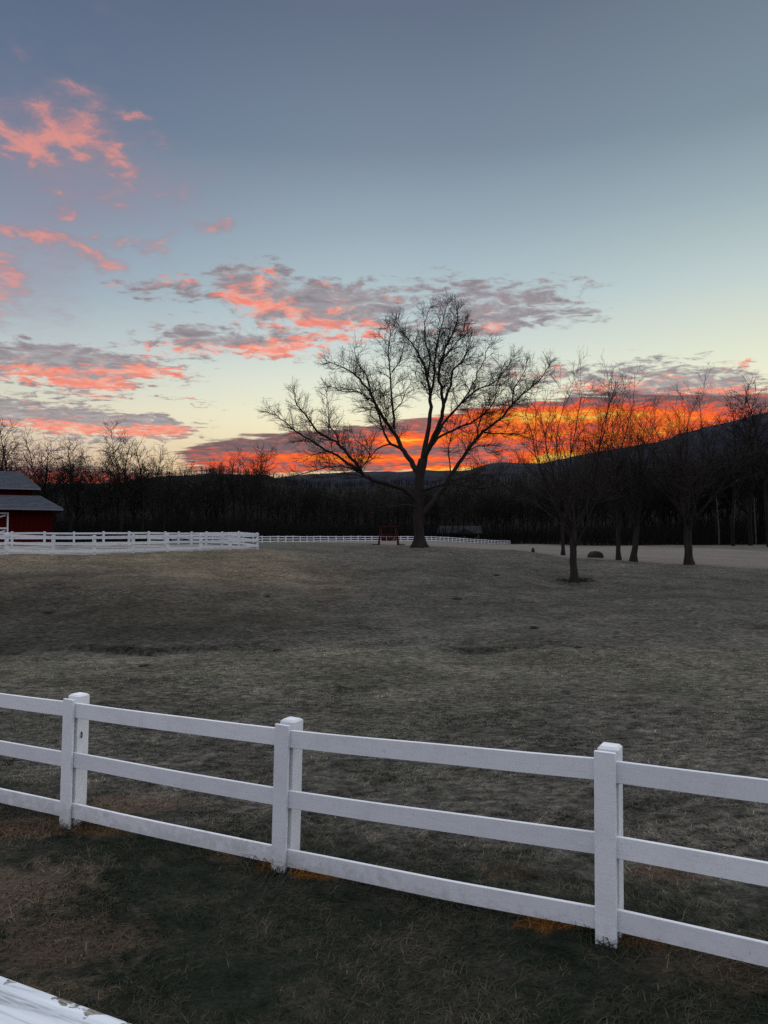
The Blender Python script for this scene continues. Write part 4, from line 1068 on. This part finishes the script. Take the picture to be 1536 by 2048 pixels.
for i, (x, y, Y, r_, lb) in enumerate(CL):
    X = slope_x(x, y) * Y; o = link('dirt_clod', lump(r_, r_ * .8, r_ * .38, i + 3, 12, 6, .16), M_dirt, None, (X, Y, hz(X, Y)), (0, 0, i)); tag(o, lb, 'clod', 'dirt clods on the pasture')
gx, gy = gpt(1191, 1869)
tag(link('stone', lump(.022, .018, .03, 44, 8, 5, .08), simple('pale_stone', (.35, .34, .31), (.5, .48, .45), 20, .8), None, (gx, gy, hz(gx, gy) + .005)), 'small pale stone at the foot of the right near post', 'stone')
# ragged ring of dark grass at the foot of the near small tree is part of the grass below

# ------------------------------------------------------------------ deck railing at the lower left
def deck_rail():
    a = at(0, 1945, 1.10); b = at(285, 2048, .985)
    z = (a.z + b.z) / 2; d = Vector((b.x - a.x, b.y - a.y, 0)).normalized(); nrm = Vector((d.y, -d.x, 0))      # towards the house
    c = Vector(((a.x + b.x) / 2, (a.y + b.y) / 2, z))
    t = thing('deck_railing', 'worn white wooden deck rail at the lower left corner', 'railing', c, math.atan2(d.y, d.x))
    m, n, bs = newmat('worn_white_deck_paint'); p = obj_co(n)
    s = n.vec('MULTIPLY', p, (1.2, 14, 1)); w = n.noise(s, 3.2, 5, .6, .8); f = n.noise(n.vec('MULTIPLY', p, (6, 40, 10)), 5, 4, .6)
    col = n.ramp(w, [(.36, (.30, .315, .34, 1)), (.5, (.56, .59, .63, 1)), (.7, (.68, .71, .75, 1))])
    px_, py_, pz_ = n.sep(p)
    edge = n.smooth(py_, -.035, -.001); chip = n.noise(n.vec('MULTIPLY', p, (1, 1.6, 1)), 24, 5, .6)
    chipm = n.smooth(n.math('ADD', chip, n.math('MULTIPLY', edge, .12)), .64, .68)
    col = n.mix(chipm, col, n.ramp(f, [(.4, (.10, .09, .075, 1)), (.6, (.30, .28, .24, 1))]))
    crack = n.noise(n.vec('MULTIPLY', p, (3.0, 60, 1)), 1.6, 3, .5, .3)
    col = n.mix(n.smooth(crack, .655, .69), col, (.10, .10, .10, 1))
    n.put(bs.inputs['Base Color'], col); bs.inputs['Roughness'].default_value = .6
    bump(n, bs, n.math('SUBTRACT', n.math('MULTIPLY', w, 1.4), chipm), .6, .004)
    # plank top with raised grain; local +y is away from the house
    L0, L1, Wd, th = -1.6, 2.4, .145, .038
    nx, ny = 260, 26; xs = np.linspace(L0, L1, nx); ys = np.linspace(0, -Wd, ny); XX, YY = np.meshgrid(xs, ys)
    ZZ = .0018 * fbm(XX * 2.4, YY * 60 + .35 * np.sin(XX * 2), 4) - .012 * (np.clip((-.006 - YY) / -.006, 0, 1)) ** 2 - .012 * (np.clip((YY + Wd - .006) / -.006, 0, 1)) ** 2
    YY = YY + np.where(np.arange(ny)[:, None] == 0, .004 * fbm(XX * 9, XX * 0 + 2, 4), 0)
    v = np.stack([XX, YY, ZZ], -1).reshape(-1, 3); i, j = np.meshgrid(np.arange(nx - 1), np.arange(ny - 1))
    f4 = np.stack([j * nx + i, (j + 1) * nx + i, (j + 1) * nx + i + 1, j * nx + i + 1], -1).reshape(-1, 4)
    # skirt down the outer and inner edges and a bottom
    b0 = len(v); top0 = v[:nx].copy(); top0[:, 2] = -th; top1 = v[-nx:].copy(); top1[:, 2] = -th
    v = np.concatenate([v, top0, top1]); k = np.arange(nx - 1)
    s1 = np.stack([k, k + 1, b0 + k + 1, b0 + k], -1); s2 = np.stack([(ny - 1) * nx + k + 1, (ny - 1) * nx + k, b0 + nx + k, b0 + nx + k + 1], -1); s3 = np.stack([b0 + k, b0 + k + 1, b0 + nx + k + 1, b0 + nx + k], -1)
    link('top_plank', mesh_np('top_plank', v, np.concatenate([f4, s1, s2, s3])), m, t)
    for x in (-1.4, .95, 2.3): MB().box((x, -.072, -th - .48), (.09, .09, .96), None, .004).build('post', M_white, t)
    MB().box((.4, -.072, -th - .05), (3.9, .036, .085), None, .003).build('upper_rail', M_white, t)
    MB().box((.4, -.072, -.88), (3.9, .036, .085), None, .003).build('lower_rail', M_white, t)
    x = -1.28
    while x < 2.25:
        if min(abs(x - q_) for q_ in (-1.4, .95, 2.3)) > .08: MB().box((x, -.072, -.485), (.036, .034, .70)).build('baluster', M_white, t)
        x += .115
deck_rail()

# ------------------------------------------------------------------ grass: real blades over the near ground
def grass_mat():
    m, n, b = newmat('grass_blades'); p = pos(n)
    col, *_ = ground_colour(n, p, n.attr('tone'))
    n.put(b.inputs['Base Color'], col); b.inputs['Roughness'].default_value = .9; b.inputs['Specular IOR Level'].default_value = .03
    return m
def grass(seed=2):
    rs = np.random.RandomState(seed); XS, YS, HS, WS = [], [], [], []
    for (r0, r1, dens, h, w) in ((3.2, 6, 2300, .050, .0032), (6, 9, 1500, .048, .0042), (9, 14, 620, .040, .007), (14, 22, 230, .032, .012)):
        a0, a1 = R(-29.5), R(29.5); n_ = int((a1 - a0) / 2 * (r1 ** 2 - r0 ** 2) * dens)
        r = np.sqrt(rs.uniform(r0 ** 2, r1 ** 2, n_)); a = rs.uniform(a0, a1, n_); X = np.sin(a) * r; Y = np.cos(a) * r
        keep = rs.rand(n_) < np.clip(.55 + 1.6 * fbm(X * 1.3, Y * 1.3, 3), .08, 1)
        X, Y = X[keep], Y[keep]; XS.append(X); YS.append(Y); HS.append(np.full(len(X), h)); WS.append(np.full(len(X), w))
    # taller tufts: under the fence, along the crease, round the near tree's foot
    tufts = []
    for k in range(2600):
        s_ = rs.uniform(-4.2, 4.4); q_ = np.array(NP[1]) + np.array([u.x, u.y]) * s_ + np.array(FN) * rs.normal(0, .07); tufts.append((q_[0], q_[1], .085, .0035))
    for px_ in NP:
        for k in range(420):
            q_ = np.array(px_) + rs.normal(0, .14, 2); tufts.append((q_[0], q_[1], .16, .003))
    tb_ = at(1148, 1163, 42)
    for k in range(1500):
        q_ = rs.normal(0, .42, 2); tufts.append((tb_.x + q_[0], tb_.y + q_[1], .12, .014))
    tf = np.array(tufts); XS.append(tf[:, 0]); YS.append(tf[:, 1]); HS.append(tf[:, 2]); WS.append(tf[:, 3])
    X = np.concatenate(XS); Y = np.concatenate(YS); H_ = np.concatenate(HS) * rs.uniform(.45, 1.35, len(X)); Wd = np.concatenate(WS) * rs.uniform(.7, 1.3, len(X))
    Z = height(X, Y); N = len(X)
    lay = fbm(X * .8, Y * .8, 2) * 5 + rs.normal(0, 1.0, N)                    # blades lie matted in swirls
    dx, dy = np.cos(lay), np.sin(lay); k = rs.uniform(.9, 2.3, N)
    sx_, sy_ = -dy * Wd, dx * Wd
    b = np.stack([X, Y, Z - .008], -1); side = np.stack([sx_, sy_, np.zeros(N)], -1)
    mid = b + np.stack([dx * H_ * k * .4, dy * H_ * k * .4, H_ * rs.uniform(.2, .5, N) + .006], -1)
    tip = b + np.stack([dx * H_ * k, dy * H_ * k, H_ * rs.uniform(.1, .65, N) + .006], -1)
    v = np.stack([b - side, b + side, mid + side * .7, mid - side * .7, tip], 1).reshape(-1, 3)
    o = np.arange(N)[:, None] * 5
    f = np.concatenate([o + np.array([[0, 1, 2]]), o + np.array([[0, 2, 3]]), o + np.array([[3, 2, 4]])])
    m = mesh_np('grass', v, f, False); fattr(m, 'sward_shade', np.repeat(veg_shade(X, Y), 5)); fattr(m, 'tan', np.repeat(tan_(X, Y), 5)); fattr(m, 'tone', np.repeat(rs.rand(N) ** 1.3, 5))
    return m
tag(link('grass', grass(), grass_mat()), 'short matted dead grass blades on the lawn and pasture', None, None, 'stuff')
